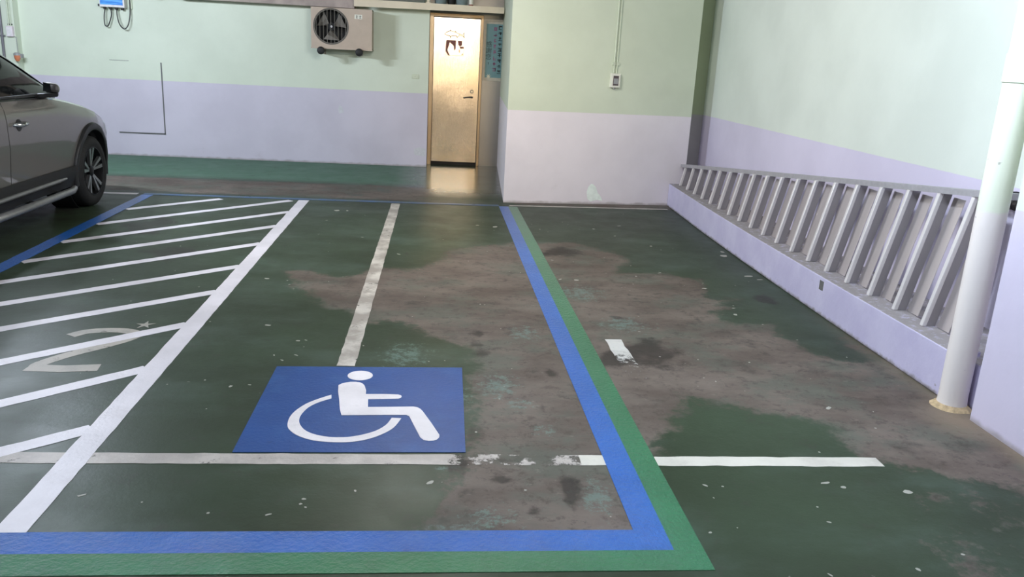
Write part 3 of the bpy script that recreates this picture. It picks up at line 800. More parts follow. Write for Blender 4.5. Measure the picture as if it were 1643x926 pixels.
# front sheet with the round opening
fp = MB(); seg = 64
ring, rect = [], []
for k in range(seg):
    a = 2*PI*k/seg; c, s = math.cos(a), math.sin(a)
    ring.append((fcx+frad*c, fcz+frad*s))
    tx = ((AX1-fcx) if c > 0 else (fcx-AX0))/max(abs(c), 1e-6)
    tz = ((AZ1-fcz) if s > 0 else (fcz-AZ0))/max(abs(s), 1e-6)
    tt = min(tx, tz)
    rect.append((fcx+tt*c, fcz+tt*s))
for cx_, cz_ in ((AX0, AZ0), (AX0, AZ1), (AX1, AZ0), (AX1, AZ1)):
    k = min(range(seg), key=lambda q: (rect[q][0]-cx_)**2+(rect[q][1]-cz_)**2)
    rect[k] = (cx_, cz_)
for y in (AY, AY+0.012):
    fp.v += [(x, y, z) for x, z in ring]+[(x, y, z) for x, z in rect]
o2 = 2*seg
for k in range(seg):
    j = (k+1) % seg
    fp.f += [(k, j, seg+j, seg+k), (o2+k, o2+seg+k, o2+seg+j, o2+j), (k, o2+k, o2+j, j), (seg+k, seg+j, o2+seg+j, o2+seg+k)]
fp.mi = [0]*len(fp.f)
obj('front_panel', fp, M['ac_body'], ac)
obj('fan_shroud', MB().lathe([(frad, -0.004), (frad+0.012, -0.004), (frad+0.012, 0.004), (frad, 0.10), (frad-0.006, 0.10), (frad-0.006, 0.0)], (fcx, AY, fcz), 'y', 48, closed=True), M['ac_dark'], ac, sm=40)
obj('inner_coil', MB().box(AX0+0.02, AX1-0.02, AY+0.20, AY+0.22, AZ0+0.02, AZ1-0.02), M['dark'], ac)
fan = obj('fan', MB().lathe([(0.05, 0.05), (0.052, 0.06), (0.052, 0.12)], (fcx, AY, fcz), 'y', 20), M['dark'], ac, sm=40)
for k in range(3):
    a0 = 0.5+k*2*PI/3
    vs = []
    for rr, spread, dy in ((0.05, 0.35, 0.0), (0.12, 0.48, 0.01), (0.20, 0.55, 0.0)):
        for s_, yy in ((-1, 0.055), (1, 0.105)):
            a = a0+s_*spread
            vs.append((fcx+rr*math.cos(a), AY+yy+dy, fcz+rr*math.sin(a)))
    b = MB().add(vs+[(x, y+0.004, z) for x, y, z in vs], [(0, 1, 3, 2), (2, 3, 5, 4), (8, 9, 7, 6), (10, 11, 9, 8), (0, 2, 8, 6), (2, 4, 10, 8), (4, 5, 11, 10), (1, 7, 9, 3), (3, 9, 11, 5), (0, 6, 7, 1)])
    obj('fan_blade', b, M['blade'], fan)
obj('fan_boss', MB().lathe([(0.014, 0.035), (0.016, 0.05)], (fcx, AY, fcz), 'y', 14), M['white_pl'], fan, sm=40)
for k in range(-4, 5):
    x = fcx+k*0.048; h = math.sqrt(max(frad**2-(k*0.048)**2, 0))
    obj('grille_wire', MB().tube([(x, AY-0.004, fcz-h), (x, AY-0.010, fcz), (x, AY-0.004, fcz+h)], 0.0028, 6), M['wire'], ac)
for rr in (0.215,):
    obj('grille_ring', MB().tube([(fcx+rr*math.cos(2*PI*k/32), AY-0.006, fcz+rr*math.sin(2*PI*k/32)) for k in range(33)], 0.002, 5), M['wire'], ac)
obj('drip_edge', MB().box(AX0-0.004, AX1+0.004, AY-0.006, AY+0.29, AZ0-0.012, AZ0+0.004), M['ac_body'], ac)
plate = obj('rating_label', MB().box(-1.085, -0.985, AY-0.0015, AY+0.001, 1.975, 2.030), M['off_white'], ac)
for x in (-1.07, -1.025):
    obj('label_print', MB().box(x, x+0.030, AY-0.0025, AY-0.001, 1.985, 1.991).box(x, x+0.030, AY-0.0025, AY-0.001, 2.008, 2.014).box(x+0.011, x+0.018, AY-0.0025, AY-0.001, 1.983, 2.022), M['label_marks'], plate)
for x in (-1.525, -1.020):
    br = obj('bracket', MB().box(x-0.018, x+0.018, AY-0.03, 12.01, 1.540, 1.572).box(x-0.018, x+0.018, 11.985, 12.01, 1.50, 1.572), M['bracket'], ac)
    obj('rubber_foot', MB().lathe([(0.03, -0.075), (0.048, -0.065), (0.052, -0.035), (0.048, -0.01), (0.03, 0.0)], (x, AY, 1.548), 'y', 20), M['black'], br, sm=50)
    obj('bracket_brace', MB().tube([(x, AY+0.06, 1.545), (x, 12.0, 1.51)], 0.010, 6), M['bracket'], br)

# ---------------------------------------------------------------- blue-fronted box with looping cables
eb = thing('display_box', (-4.27, 11.95, 1.96), 'white wall box with blue front and looping black cables', 'wall box')
obj('housing', MB().box(-4.425, -4.108, 11.90, 12.008, 1.955, 2.42), M['white_pl'], eb, bevel=0.006)
obj('front_screen', MB().box(-4.412, -4.128, 11.893, 11.902, 1.985, 2.38), M['screen_blue'], eb)
for x in (-4.375, -4.30, -4.225, -4.15):
    obj('cable_gland', MB().lathe([(0.016, 1.925), (0.020, 1.93), (0.020, 1.956)], (x, 11.95, 0), 'z', 12), M['cable'], eb, sm=40)
obj('hinge', MB().box(-4.452, -4.424, 11.92, 11.96, 1.96, 1.99), M['black_metal'], eb)
def loop(P):
    Q = densify([Vector(p) for p in P], 5)
    obj('cable', MB().tube(Q, 0.0075, 8), M['cable'], eb, sm=60)
loop([(-4.375, 11.95, 1.93), (-4.385, 11.93, 1.83), (-4.380, 11.92, 1.73), (-4.355, 11.925, 1.712), (-4.335, 11.94, 1.74), (-4.30, 11.95, 1.85), (-4.30, 11.95, 1.93)])
loop([(-4.225, 11.95, 1.93), (-4.218, 11.93, 1.85), (-4.19, 11.915, 1.745), (-4.133, 11.91, 1.688), (-4.085, 11.925, 1.74), (-4.062, 11.95, 1.86), (-4.062, 11.975, 2.0), (-4.062, 11.985, 2.4)])
obj('cable_trunk', MB().box(-4.085, -4.04, 11.985, 12.008, 1.95, 2.6), M['conduit'], eb)
# small pipe elbow high on the wall
el = MB().tube([(-3.72, 12.01, 2.13), (-3.72, 11.95, 2.125), (-3.70, 11.93, 2.115), (-3.66, 11.92, 2.115)], [0.02, 0.02, 0.022, 0.026], 10)
tag(obj('pipe_stub', el, M['bracket'], org=(-3.70, 12.0, 2.1), sm=50), 'short metal pipe stub sticking out high on the wall', 'pipe')
# blank outlet plate beside the door
op = thing('outlet_plate', (-0.275, 12.005, 1.26), 'blank pale outlet cover plate left of the steel door', 'outlet')
obj('cover', MB().box(-0.325, -0.228, 11.999, 12.009, 1.230, 1.292), M['conduit'], op, bevel=0.003)
obj('screw', MB().lathe([(0.004, -0.002), (0.004, 0.002)], (-0.277, 11.998, 1.261), 'y', 8), M['bracket'], op)

# ---------------------------------------------------------------- left end wall fittings
jb = thing('junction_box', (-5.54, 11.85, 1.52), 'small pinkish junction box with conduits on the end wall', 'junction box')
obj('box_body', MB().box(-5.583, -5.508, 11.80, 11.858, 1.515, 1.645), M['pink_pl'], jb, bevel=0.005)
obj('cover_plate', MB().box(-5.575, -5.516, 11.795, 11.801, 1.525, 1.635), M['white_pl'], jb)
for x in (-5.558, -5.535):
    obj('conduit', MB().tube([(x, 11.84, 1.64), (x, 11.84, CEIL)], 0.009, 8), M['conduit'], jb, sm=60)
obj('conduit_clip', MB().box(-5.572, -5.522, 11.835, 11.858, 1.66, 1.675), M['cable'], jb)
obj('thin_wire', MB().tube([(-5.515, 11.848, 1.52), (-5.49, 11.848, 1.51), (-5.482, 11.848, 1.30)], 0.004, 6), M['grey_pl'], jb)
wl = thing('warning_lamp', (-5.47, 11.80, 1.20), 'small lamp with orange lens and grey cap below the junction box', 'lamp')
obj('lens', MB().lathe([(0.018, 0.0), (0.034, 0.03), (0.040, 0.075)], (-5.478, 11.80, 1.205), 'z', 16), M['orange'], wl, sm=50)
obj('cap', MB().lathe([(0.042, 0.075), (0.042, 0.098), (0.030, 0.11)], (-5.478, 11.80, 1.205), 'z', 16), M['grey_pl'], wl, sm=50)
obj('mount', MB().box(-5.46, -5.42, 11.80, 11.858, 1.25, 1.30), M['grey_pl'], wl)
dp = thing('dark_conduit', (-5.655, 11.83, 1.0), 'dark grey vertical conduit on the end wall behind the car', 'conduit')
obj('tube', MB().tube([(-5.655, 11.83, 0.0), (-5.655, 11.83, CEIL)], 0.017, 10), M['conduit_dark'], dp, sm=60)
obj('saddle_clip', MB().box(-5.685, -5.625, 11.812, 11.858, 1.51, 1.53), M['conduit_dark'], dp)

# ---------------------------------------------------------------- switch box on the pillar
def on_pillar(mb_fn, name, mat, parent, **kw):
    """build in pillar-face coordinates: x along the face, y out of it, z up"""
    mb = mb_fn(MB())
    mb.v = [tuple(pillar_pt(x, z, out)) for x, out, z in mb.v]
    return obj(name, mb, mat, parent, **kw)
sb = thing('switch_box', tuple(pillar_pt(1.99, 1.33)), 'cream switch box with dark window and twin conduits on the pillar', 'switch box')
on_pillar(lambda b: b.box(1.942, 2.048, 0.0, 0.062, 1.325, 1.480), 'box_body', M['off_white'], sb, bevel=0.006)
on_pillar(lambda b: b.box(1.964, 2.026, 0.061, 0.066, 1.348, 1.455), 'dark_window', M['switch_dark'], sb, bevel=0.002)
on_pillar(lambda b: b.box(1.970, 2.020, 0.065, 0.072, 1.365, 1.425), 'switch_lever', M['grey_pl'], sb)
on_pillar(lambda b: b.box(1.985, 2.003, 0.02, 0.045, 1.308, 1.326), 'lower_gland', M['grey_pl'], sb)
for x in (1.979, 2.010):
    on_pillar(lambda b: b.tube([(x, 0.012, 1.478), (x, 0.012, CEIL)], 0.0095, 8), 'conduit', M['conduit'], sb, sm=60)
on_pillar(lambda b: b.box(1.955, 1.990, 0, 0.026, 1.565, 1.60).box(1.997, 2.034, 0, 0.026, 1.565, 1.60), 'conduit_clip', M['conduit'], sb)

# ---------------------------------------------------------------- louvre screen
def rail_z(y): return 1.005-0.1028*(y-4.25)
def kerb_x(y):
    for (x0, y0), (x1, y1) in zip(front[:-1], front[1:]):
        if y0 <= y <= y1: return x0+(x1-x0)*(y-y0)/(y1-y0)
    return front[0][0] if y < front[0][1] else front[-1][0]
def slat_x(y, z): return kerb_x(y)+0.085+0.215*(z-0.262)
lv = thing('louvre_screen', (2.80, 6.8, 0.262), 'sloping aluminium louvre screen standing on the lavender kerb', 'louvre screen')
ya, yb = 3.92, 9.43
def rail_mb(off0, off1, h0, h1):
    ra, rb = rail_z(ya), rail_z(yb)
    xa, xb = slat_x(ya, ra), slat_x(yb, rb)
    return MB().hexa([(xa+off0, ya, ra+h0), (xa+off1, ya, ra+h0), (xb+off1, yb, rb+h0), (xb+off0, yb, rb+h0)],
                     [(xa+off0, ya, ra+h1), (xa+off1, ya, ra+h1), (xb+off1, yb, rb+h1), (xb+off0, yb, rb+h1)])
obj('top_rail', rail_mb(-0.012, 0.085, -0.012, 0.022), M['alu_rail'], lv)
NS = 18
for i in range(NS):
    y = 4.18+i*0.3005
    zt = rail_z(y)-0.010; zb = 0.263
    xb_, xt_ = slat_x(y, zb), slat_x(y, zt)
    # bright front lip, thin recessed web behind it
    w, dpt, lip = 0.030, 0.080, 0.026
    def slab(x0, x1, hw_):
        return MB().hexa([(xb_+x0, y-hw_, zb), (xb_+x1, y-hw_, zb), (xb_+x1, y+hw_, zb), (xb_+x0, y+hw_, zb)],
                         [(xt_+x0, y-hw_, zt), (xt_+x1, y-hw_, zt), (xt_+x1, y+hw_, zt), (xt_+x0, y+hw_, zt)])
    s = obj('slat', slab(lip, dpt, 0.010), M['alu'], lv)
    obj('front_lip', slab(0.0, lip, w/2), M['alu_lip'], s, bevel=0.004)
    # wide back flange, a step behind the fin
    f0, f1 = y-w/2-0.012-0.10, y-w/2-0.004
    zf = zt-0.02
    fx = dpt+0.006
    fg = MB().hexa([(xb_+fx, f0, zb), (xb_+fx+0.003, f0, zb), (xb_+fx+0.003, f1, zb), (xb_+fx, f1, zb)],
                   [(xt_+fx, f0, zf), (xt_+fx+0.003, f0, zf), (xt_+fx+0.003, f1, zf), (xt_+fx, f1, zf)])
    obj('back_flange', fg, M['alu_back'], s)

# ---------------------------------------------------------------- white pipe and black clamp
pp_ = thing('drain_pipe', (2.668, 3.665, 0), 'white two-tone drain pipe standing at the end of the louvre screen', 'pipe')
PX, PYY, PR = 2.662, 3.665, 0.068
obj('pipe_tube', MB().lathe([(PR+0.006, 0.0), (PR+0.002, 0.03), (PR, 0.06), (PR, 0.9), (PR, 1.86)], (PX, PYY, 0), 'z', 32), M['pipe'], pp_, sm=50)
obj('pipe_collar', MB().lathe([(PR, 1.60), (PR+0.006, 1.605), (PR+0.006, 1.73), (PR, 1.735)], (PX, PYY, 0), 'z', 32, closed=True), M['pipe'], pp_, sm=50)
obj('pipe_tube', MB().lathe([(PR, 1.86), (PR, CEIL)], (PX, PYY, 0), 'z', 32), M['pipe'], pp_, sm=50)
mo = MB()
pts = [(PX+(0.10+0.02*random.random())*math.cos(2*PI*k/16), PYY+(0.085+0.02*random.random())*math.sin(2*PI*k/16)) for k in range(16)]
pts = [(min(x, 2.742) if y > 3.5 else min(x, 2.652), y) for x, y in pts]
mo.add([(x, y, 0.0005) for x, y in pts]+[(PX+(x-PX)*0.75, PYY+(y-PYY)*0.75, 0.022) for x, y in pts]+[(PX, PYY, 0.024)],
       [(k, (k+1) % 16, 16+(k+1) % 16, 16+k) for k in range(16)]+[(16+k, 16+(k+1) % 16, 32) for k in range(16)])
M['mortar'] = plain('sandy_mortar', (186, 164, 128), 0.9, 0, 0.2, 40, 0.4)
obj('mortar_foot', mo, M['mortar'], pp_)
bc = thing('hose_end', (3.17, 4.18, 0.95), 'black ribbed hose end fixed to the side wall behind the pipe', 'hose')
pts = [(3.16, 4.42, 0.975), (3.155, 4.27, 0.972), (3.15, 4.12, 0.962)]
obj('hose', MB().tube(pts, [0.024, 0.026, 0.028], 12), M['black'], bc, sm=50)
for k in range(5):
    y = 4.13+k*0.035
    obj('rib', MB().lathe([(0.026, -0.006), (0.031, -0.003), (0.031, 0.003), (0.026, 0.006)], (3.152, y, 0.964+0.03*(y-4.12)), 'y', 14), M['black'], bc, sm=50)
obj('clamp_pin', MB().box(3.15, 3.20, 4.215, 4.235, 0.98, 1.03), M['black'], bc)

# ================================================================== CAR
CX, CY = -4.14, 8.26       # car centre line, front axle
car = thing('car', (CX, CY-1.31, 0), 'grey sport utility car with black wheel arches and silver side step', 'car')
WB, WR = 2.62, 0.335
# stations: y from front axle, half width, shoulder z, centre z, bottom z
ST = np.array([
    (0.86, 0.50, 0.62, 0.66, 0.34), (0.80, 0.66, 0.68, 0.74, 0.26), (0.68, 0.78, 0.745, 0.82, 0.22), (0.48, 0.86, 0.815, 0.895, 0.21), (0.20, 0.905, 0.895, 0.965, 0.22), (0.0, 0.915, 0.940, 1.005, 0.22),
    (-0.35, 0.915, 1.005, 1.065, 0.23), (-0.70, 0.912, 1.060, 1.115, 0.24), (-1.10, 0.91, 1.075, 1.12, 0.24), (-1.60, 0.91, 1.085, 1.12, 0.24), (-2.10, 0.912, 1.105, 1.13, 0.24), (-2.62, 0.915, 1.14, 1.16, 0.24), (-3.00, 0.90, 1.14, 1.17, 0.25), (-3.30, 0.84, 1.10, 1.15, 0.28), (-3.48, 0.74, 1.02, 1.08, 0.34)])
def stat(y):
    ys = ST[::-1, 0]
    return [float(np.interp(y, ys, ST[::-1, k])) for k in range(1, 5)]
def section(y):
    hw, zs, zt, zb = stat(y)
    return [(0.0, zb), (0.55*hw, zb), (0.86*hw, zb), (0.945*hw, zb+0.05), (0.972*hw, zb+0.14), (0.985*hw, 0.50*(zb+zs)-0.10), (1.0*hw, 0.5*(zb+zs)+0.06),
            (0.995*hw, zs-0.16), (0.982*hw, zs-0.07), (0.955*hw, zs-0.015), (0.915*hw, zs+0.006), (0.80*hw, zs+(zt-zs)*0.35), (0.50*hw, zs+(zt-zs)*0.8), (0.0, zt)]
def flank_x(y, z):
    s = section(y)[3:10]
    zz = [p[1] for p in s]; xx = [p[0] for p in s]
    return float(np.interp(z, zz, xx))
def loft(secs):
    """secs: list of lists of (x, y, z) for the right half; mirrored into a closed skin"""
    mb = MB(); n = len(secs[0])
    ringn = 2*n-2
    for s in secs:
        full = list(s)+[(-x, y, z) for x, y, z in s[-2:0:-1]]
        mb.v += full
    for i in range(len(secs)-1):
        for k in range(ringn):
            k2 = (k+1) % ringn
            mb.f.append((i*ringn+k, i*ringn+k2, (i+1)*ringn+k2, (i+1)*ringn+k))
    mb.f.append(tuple(range(ringn)))
    mb.f.append(tuple(range((len(secs)-1)*ringn, len(secs)*ringn)))
    mb.mi = [0]*len(mb.f)
    return mb
def to_world(mb):
    mb.v = [(x+CX, y+CY, z) for x, y, z in mb.v]
    return mb
def part(name, mb, mat, parent=None, sm=None, bevel=0):
    return obj(name, to_world(mb), mat, parent or car, sm=sm, bevel=bevel)
ysamp = sorted(set([float(v) for v in ST[:, 0]]+list(np.round(np.arange(-3.45, 0.86, 0.08), 3))), reverse=True)
body_mb = loft([[(x, y, z) for x, z in section(y)] for y in ysamp])
body_me_obj = part('body', body_mb, M['car'])
# cut the wheel openings
cut = MB()
for ay in (0.0, -WB):
    for sgn in (-1, 1):
        x0 = CX+sgn*0.58; x1 = CX+sgn*1.2
        cut.lathe([(0.385, min(x0, x1)), (0.385, max(x0, x1))], (0, CY+ay, WR+0.015), 'x', 40)
cut_o = obj('wheel_cutter', cut, M['dark'])
bo = body_me_obj.modifiers.new('cut', 'BOOLEAN'); bo.operation = 'DIFFERENCE'; bo.object = cut_o; bo.solver = 'EXACT'
bpy.context.view_layer.update()
dg = bpy.context.evaluated_depsgraph_get()
nm = bpy.data.meshes.new_from_object(body_me_obj.evaluated_get(dg))
body_me_obj.modifiers.clear()
body_me_obj.data = nm
smooth(nm, 32)
bpy.data.objects.remove(cut_o)
while len(nm.materials) > 1: nm.materials.pop()
# dark inner wheel wells
for ay in (0.0, -WB):
    for sgn in (-1, 1):
        part('wheel_well', MB().lathe([(0.384, sgn*0.582), (0.384, sgn*0.80), (0.380, sgn*0.80), (0.380, sgn*0.60), (0.05, sgn*0.60), (0.05, sgn*0.582)], (0, ay, WR+0.015), 'x', 32, closed=True), M['dark'], sm=40)
# cabin: tinted glass volume, painted roof, black pillars
CAB = np.array([(-0.46, 0.80, 1.06, 1.09, 0.78), (-0.60, 0.83, 1.08, 1.185, 0.745), (-0.95, 0.855, 1.09, 1.375, 0.69), (-1.10, 0.86, 1.09, 1.445, 0.675), (-1.30, 0.866, 1.09, 1.52, 0.66), (-1.55, 0.868, 1.09, 1.575, 0.65), (-2.0, 0.868, 1.10, 1.605, 0.65), (-2.6, 0.855, 1.13, 1.585, 0.635), (-3.05, 0.82, 1.14, 1.50, 0.60), (-3.35, 0.76, 1.12, 1.22, 0.62)])
def cab(y):
    ys = CAB[::-1, 0]
    return [float(np.interp(y, ys, CAB[::-1, k])) for k in range(1, 5)]
def cab_sec(y):
    bw, z0, z1, tw = cab(y)
    h = z1-z0
    return [(0, z0-0.04), (bw, z0-0.04), (bw, z0), (bw+(tw-bw)*0.35, z0+h*0.45), (bw+(tw-bw)*0.75, z0+h*0.80), (tw, z0+h*0.93), (tw*0.82, z1), (0, z1+0.018)]
cys = [float(v) for v in np.round(np.linspace(-0.46, -3.35, 34), 3)]
part('cabin_glass', loft([[(x, y, z) for x, z in cab_sec(y)] for y in cys]), M['car_glass'], sm=40)
roof_ys = [y for y in cys if -2.98 < y < -1.42]
rm = MB()
for s_ in (0.006, -0.004):
    for y in roof_ys:
        sc_ = cab_sec(y)[4:]
        row = [(x+(s_ if x > 0 else 0), y, z+s_) for x, z in sc_]
        rm.v += row+[(-x, yy, z) for x, yy, z in row[-2::-1]]
nr = 7
for lay in range(2):
    for i in range(len(roof_ys)-1):
        for k in range(nr-1):
            a = lay*len(roof_ys)*nr+i*nr+k
            rm.f.append((a, a+1, a+nr+1, a+nr))
rm.mi = [0]*len(rm.f)
part('roof', rm, M['car'], sm=40)
def pillar_bar(pts, w, mat, name):
    for sgn in (1, -1):
        mb = MB()
        for (y, f), (y2, f2) in zip(pts[:-1], pts[1:]):
            def P(y, f, off):
                s = cab_sec(y); b, m_, t_ = s[2], s[3], s[5]
                zz = [b[1], m_[1], s[4][1], t_[1]]; xx = [b[0], m_[0], s[4][0], t_[0]]
                z = b[1]+f*(t_[1]-b[1])
                return (sgn*(float(np.interp(z, zz, xx))+off), y, z)
            a, b_, c, d = P(y-w, f, 0.008), P(y+w, f, 0.008), P(y2+w, f2, 0.008), P(y2-w, f2, 0.008)
            a2, b2, c2, d2 = P(y-w, f, -0.01), P(y+w, f, -0.01), P(y2+w, f2, -0.01), P(y2-w, f2, -0.01)
            mb.add([a, b_, c, d, a2, b2, c2, d2], [(0, 1, 2, 3), (7, 6, 5, 4), (0, 4, 5, 1), (1, 5, 6, 2), (2, 6, 7, 3), (3, 7, 4, 0)])
        part(name, mb, mat)
pillar_bar([(-0.66, 0.80), (-0.8, 0.84), (-1.0, 0.87), (-1.2, 0.89), (-1.4, 0.91), (-1.6, 0.93)], 0.10, M['car_black'], 'front_pillar')
pillar_bar([(-1.64, 0.0), (-1.66, 0.5), (-1.70, 0.97)], 0.05, M['car_black'], 'centre_pillar')
pillar_bar([(-2.75, 0.0), (-2.72, 0.5), (-2.68, 0.97)], 0.06, M['car_black'], 'rear_pillar')
for sgn in (1, -1):
    # belt strip below the windows
    ysb = [float(v) for v in np.linspace(-0.68, -2.85, 22)]
    mb = MB().tube([(sgn*(cab_sec(y)[2][0]+0.012), y, cab_sec(y)[2][1]+0.004) for y in ysb], 0.014, 6)
    part('belt_trim', mb, M['car_black'], sm=60)
def panel(y0, y1, z0, z1fun, off, sgn, ny=14, nz=9, base=None):
    """thin shell lying on the flank; base = inner offset"""
    mb = MB(); base = off-0.010 if base is None else base
    for o_ in (off, base):
        for i in range(ny+1):
            y = y0+(y1-y0)*i/ny
            zz1 = z1fun(y)
            for k in range(nz+1):
                z = z0(y)+(zz1-z0(y))*k/nz if callable(z0) else z0+(zz1-z0)*k/nz
                mb.v.append((sgn*(flank_x(y, z)+o_), y, z))
    n = (ny+1)*(nz+1); W_ = nz+1
    for i in range(ny):
        for k in range(nz):
            a = i*W_+k
            mb.f += [(a, a+1, a+W_+1, a+W_), (n+a, n+a+W_, n+a+W_+1, n+a+1)]
    for i in range(ny):
        for k in (0, nz):
            a = i*W_+k
            mb.f.append((a, a+W_, n+a+W_, n+a))
    for k in range(nz):
        for i in (0, ny):
            a = i*W_+k
            mb.f.append((a, a+1, n+a+1, n+a))
    mb.mi = [0]*len(mb.f)
    return mb
def belt(y): return stat(y)[1]-0.018
for sgn in (1, -1):
    fd = part('front_door', panel(-1.575, -0.50, 0.44, belt, 0.006, sgn), M['car'], sm=30)
    rd = part('rear_door', panel(-2.40, -1.585, 0.44, belt, 0.006, sgn), M['car'], sm=30)
    for dr, hy in ((fd, -1.40), (rd, -2.28)):
        hx = flank_x(hy, 0.89)
        part('door_handle', MB().tube([(sgn*(hx-0.005), hy-0.085, 0.893), (sgn*(hx+0.040), hy-0.06, 0.893), (sgn*(hx+0.046), hy, 0.893), (sgn*(hx+0.040), hy+0.06, 0.893), (sgn*(hx-0.005), hy+0.085, 0.893)], [0.014, 0.017, 0.018, 0.017, 0.014], 8), M['chrome'], dr, sm=60)
        part('handle_cup', MB().lathe([(0.045, sgn*(hx-0.004)), (0.048, sgn*(hx+0.0075)), (0.030, sgn*(hx+0.0085))], (0, hy, 0.885), 'x', 18), M['car_black'], dr, sm=40)
    part('sill_cladding', panel(-2.22, -0.40, lambda y: 0.262, lambda y: 0.445, 0.020, sgn, nz=5), M['car_black'], sm=40)
    yy = [float(v) for v in np.linspace(-2.15, -0.62, 10)]
    part('side_moulding', MB().tube([(sgn*(flank_x(y, 0.36)+0.018), y, 0.352+0.004*(y+0.62)) for y in yy], [0.020]*9+[0.010], 8), M['car_silver'], sm=60)
    part('side_step', MB().tube([(sgn*0.86, -2.2, 0.27), (sgn*0.985, -2.1, 0.262), (sgn*0.99, -1.4, 0.262), (sgn*0.985, -0.72, 0.262), (sgn*0.955, -0.60, 0.266)], [0.024, 0.030, 0.030, 0.030, 0.026], 10), M['car_silver'], sm=60)
    for y in (-1.9, -1.3, -0.8):
        part('step_bracket', MB().tube([(sgn*0.97, y, 0.255), (sgn*0.75, y, 0.262)], 0.014, 6), M['car_black'])
    # wheel-arch lips
    for ay in (0.0, -WB):
        mb = MB(); nA = 36; rows = []
        for i in range(nA+1):
            a = math.radians(-14+208*i/nA)
            rows.append([])
            for rr, dx in ((0.378, -0.05), (0.378, 0.018), (0.400, 0.026), (0.435, 0.022), (0.447, 0.004), (0.445, -0.05)):
                y, z = ay+rr*math.cos(a), WR+0.015+rr*math.sin(a)
                hw = stat(y)[0]
                xx = max(flank_x(y, min(max(z, 0.36), 0.86)), 0.60)
                mb.v.append((sgn*(xx+dx), y, max(z, 0.20)))
        for i in range(nA):
            for k in range(6):
                k2 = (k+1) % 6
                mb.f.append((i*6+k, i*6+k2, (i+1)*6+k2, (i+1)*6+k))
        mb.f += [tuple(range(6)), tuple(range(nA*6, nA*6+6))]
        mb.mi = [0]*len(mb.f)
        part('wheel_arch', mb, M['car_black'], sm=45)
    # mirrors
    mx = 0.90
    mir = part('mirror', MB().add(*(lambda: (
        [(sgn*(x), y, z) for x, y, z in [
            (0.895, -0.925, 1.115), (0.905, -0.925, 1.205), (1.045, -0.945, 1.195), (1.05, -0.945, 1.110),
            (0.905, -0.83, 1.105), (0.915, -0.83, 1.195), (1.015, -0.855, 1.18), (1.02, -0.855, 1.110)]],
        [(0, 1, 2, 3), (4, 7, 6, 5), (0, 4, 5, 1), (1, 5, 6, 2), (2, 6, 7, 3), (3, 7, 4, 0)]))()), M['car'], bevel=0.03)
    part('mirror_base', MB().hexa([(sgn*0.83, -0.96, 1.062), (sgn*1.03, -0.945, 1.085), (sgn*1.0, -0.86, 1.085), (sgn*0.83, -0.80, 1.062)], [(sgn*0.83, -0.96, 1.10), (sgn*1.035, -0.945, 1.115), (sgn*1.005, -0.86, 1.112), (sgn*0.83, -0.80, 1.10)]), M['car_black'], mir, bevel=0.006)
    part('mirror_glass', MB().hexa([(sgn*0.915, -0.940, 1.125), (sgn*0.985, -0.948, 1.122), (sgn*0.985, -0.942, 1.122), (sgn*0.915, -0.934, 1.125)], [(sgn*0.922, -0.940, 1.198), (sgn*0.98, -0.948, 1.187), (sgn*0.98, -0.942, 1.187), (sgn*0.922, -0.934, 1.198)]), M['chrome'], mir)
    # lamps
    part('head_lamp', panel(0.50, 0.79, lambda y: stat(y)[1]-0.15, lambda y: stat(y)[1]-0.03, 0.008, sgn, ny=6, nz=4), M['lamp_clear'], sm=40)
    part('tail_lamp', panel(-3.42, -3.05, lambda y: stat(y)[1]-0.22, lambda y: stat(y)[1]-0.05, 0.010, sgn, ny=6, nz=4), M['lamp_red'], sm=40)
part('front_grille', MB().box(-0.42, 0.42, 0.83, 0.875, 0.46, 0.66), M['car_black'], bevel=0.01)
part('rear_bumper', MB().box(-0.66, 0.66, -3.53, -3.40, 0.34, 0.62), M['car_black'], bevel=0.03)
# wheels
for ay in (0.0, -WB):
    for sgn in (1, -1):
        xo = 0.905
        def X(d): return sgn*(xo-d)
        ty = part('wheel', MB().lathe([(0.225, X(0.012)), (0.255, X(0.0)), (0.300, X(0.004)), (0.326, X(0.022)), (WR, X(0.050)), (WR, X(0.170)), (0.325, X(0.200)), (0.290, X(0.215)), (0.225, X(0.205))], (0, ay, WR), 'x', 48, closed=True), M['tyre'], sm=40)
        part('rim', MB().lathe([(0.228, X(0.010)), (0.232, X(0.006)), (0.222, X(0.006)), (0.216, X(0.02)), (0.205, X(0.10)), (0.05, X(0.11)), (0.05, X(0.13)), (0.225, X(0.12))], (0, ay, WR), 'x', 40, closed=True), M['rim_dark'], ty, sm=35)
        for k in range(5):
            for s_ in (-1, 1):
                a0 = PI/2+k*2*PI/5+s_*0.10; a1 = PI/2+k*2*PI/5+s_*0.19
                def Pt(r, a, d, tang):
                    return (X(d), ay+r*math.cos(a)-tang*math.sin(a), WR+r*math.sin(a)+tang*math.cos(a))
                b = [Pt(0.05, a0, 0.030, -0.010), Pt(0.05, a0, 0.030, 0.010), Pt(0.222, a1, 0.010, 0.017), Pt(0.222, a1, 0.010, -0.017)]
                t2 = [Pt(0.05, a0, 0.060, -0.010), Pt(0.05, a0, 0.060, 0.010), Pt(0.222, a1, 0.040, 0.017), Pt(0.222, a1, 0.040, -0.017)]
                part('spoke', MB().hexa(b, t2), M['rim_silver'], ty)
        part('hub_cap', MB().lathe([(0.052, X(0.06)), (0.052, X(0.028)), (0.030, X(0.020))], (0, ay, WR), 'x', 24), M['rim_dark'], ty, sm=40)

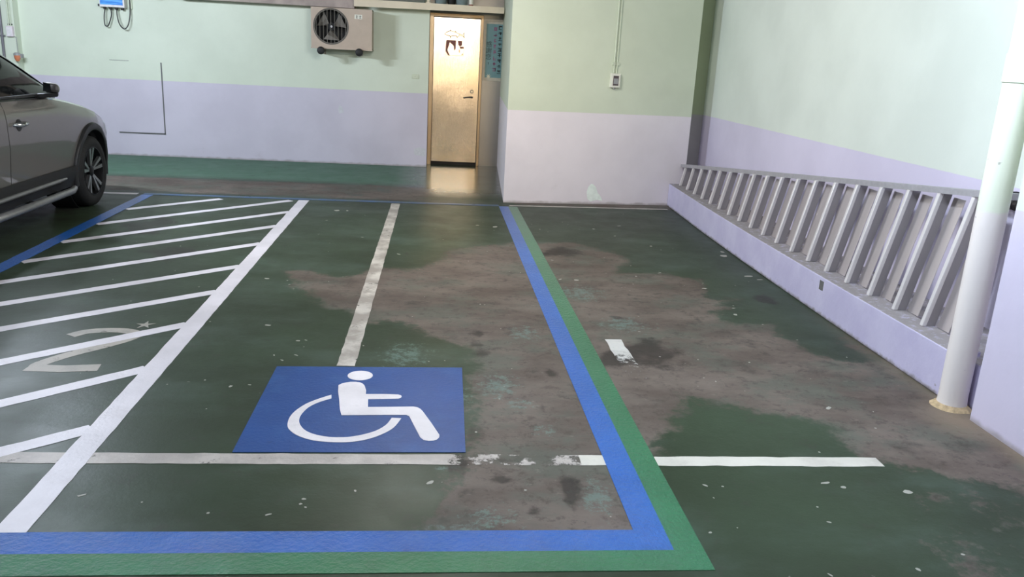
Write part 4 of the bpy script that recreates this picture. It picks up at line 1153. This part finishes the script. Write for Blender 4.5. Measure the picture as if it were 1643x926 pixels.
# ================================================================== LAMPS
for tagname, x, y, z, L, ax, colr, watts, where in TUBE_LAMPS:
    lt = thing('ceiling_lamp', (x, y, CEIL), 'white fluorescent batten lamp on the ceiling '+where, 'lamp')
    hx, hy = (L/2, 0.06) if ax == 'x' else (0.06, L/2)
    obj('casing', MB().box(x-hx, x+hx, y-hy, y+hy, z+0.03, z+0.09), M['lamp_case'], lt, bevel=0.005)
    if z+0.09 < CEIL:
        for s_ in (-0.7, 0.7):
            px_, py_ = (x+s_*hx, y) if ax == 'x' else (x, y+s_*hy)
            obj('hanger', MB().box(px_-0.01, px_+0.01, py_-0.01, py_+0.01, z+0.09, CEIL), M['lamp_case'], lt)
    em = emit('tube_glow', colr, 4.0)
    for s_ in (-0.03, 0.03):
        p0 = (x-hx*0.97, y+s_, z+0.015) if ax == 'x' else (x+s_, y-hy*0.97, z+0.015)
        p1 = (x+hx*0.97, y+s_, z+0.015) if ax == 'x' else (x+s_, y+hy*0.97, z+0.015)
        obj('tube', MB().tube([p0, p1], 0.014, 10), em, lt, sm=60)
    for s_ in (-0.7, 0.0, 0.7):      # the tube shines to all sides, the casing shades the ceiling
        ld = bpy.data.lights.new('tube_light', 'POINT'); ld.energy = watts/3; ld.color = colr; ld.shadow_soft_size = 0.045
        lo = bpy.data.objects.new('tube_light', ld); lo.parent = lt
        lo.location = (s_*hx if ax == 'x' else 0, s_*hy if ax == 'y' else 0, z-0.05-CEIL)
        C.objects.link(lo)
(fx_, fy_, fz_), fc, fw = FLOOD
fl_ = thing('flood_lamp', (fx_, fy_, CEIL), 'warm flood lamp hanging from the ceiling behind the bays', 'lamp')
obj('casing', MB().box(fx_-0.42, fx_+0.42, fy_-0.10, fy_-0.02, fz_-0.22, fz_+0.22), M['black_metal'], fl_, bevel=0.01)
obj('lens', MB().box(fx_-0.39, fx_+0.39, fy_-0.02, fy_-0.005, fz_-0.19, fz_+0.19), emit('flood_glow', fc, 6.0), fl_)
obj('hanger', MB().box(fx_-0.02, fx_+0.02, fy_-0.08, fy_-0.04, fz_+0.22, CEIL), M['black_metal'], fl_)
ld = bpy.data.lights.new('flood_light', 'AREA'); ld.shape = 'RECTANGLE'; ld.size = 0.8; ld.size_y = 0.4; ld.energy = fw; ld.color = fc; ld.spread = math.radians(16)
lo = bpy.data.objects.new('flood_light', ld); lo.parent = fl_
lo.location = (0, 0.005, fz_-CEIL); lo.rotation_euler = (math.radians(86), 0, 0)
C.objects.link(lo)
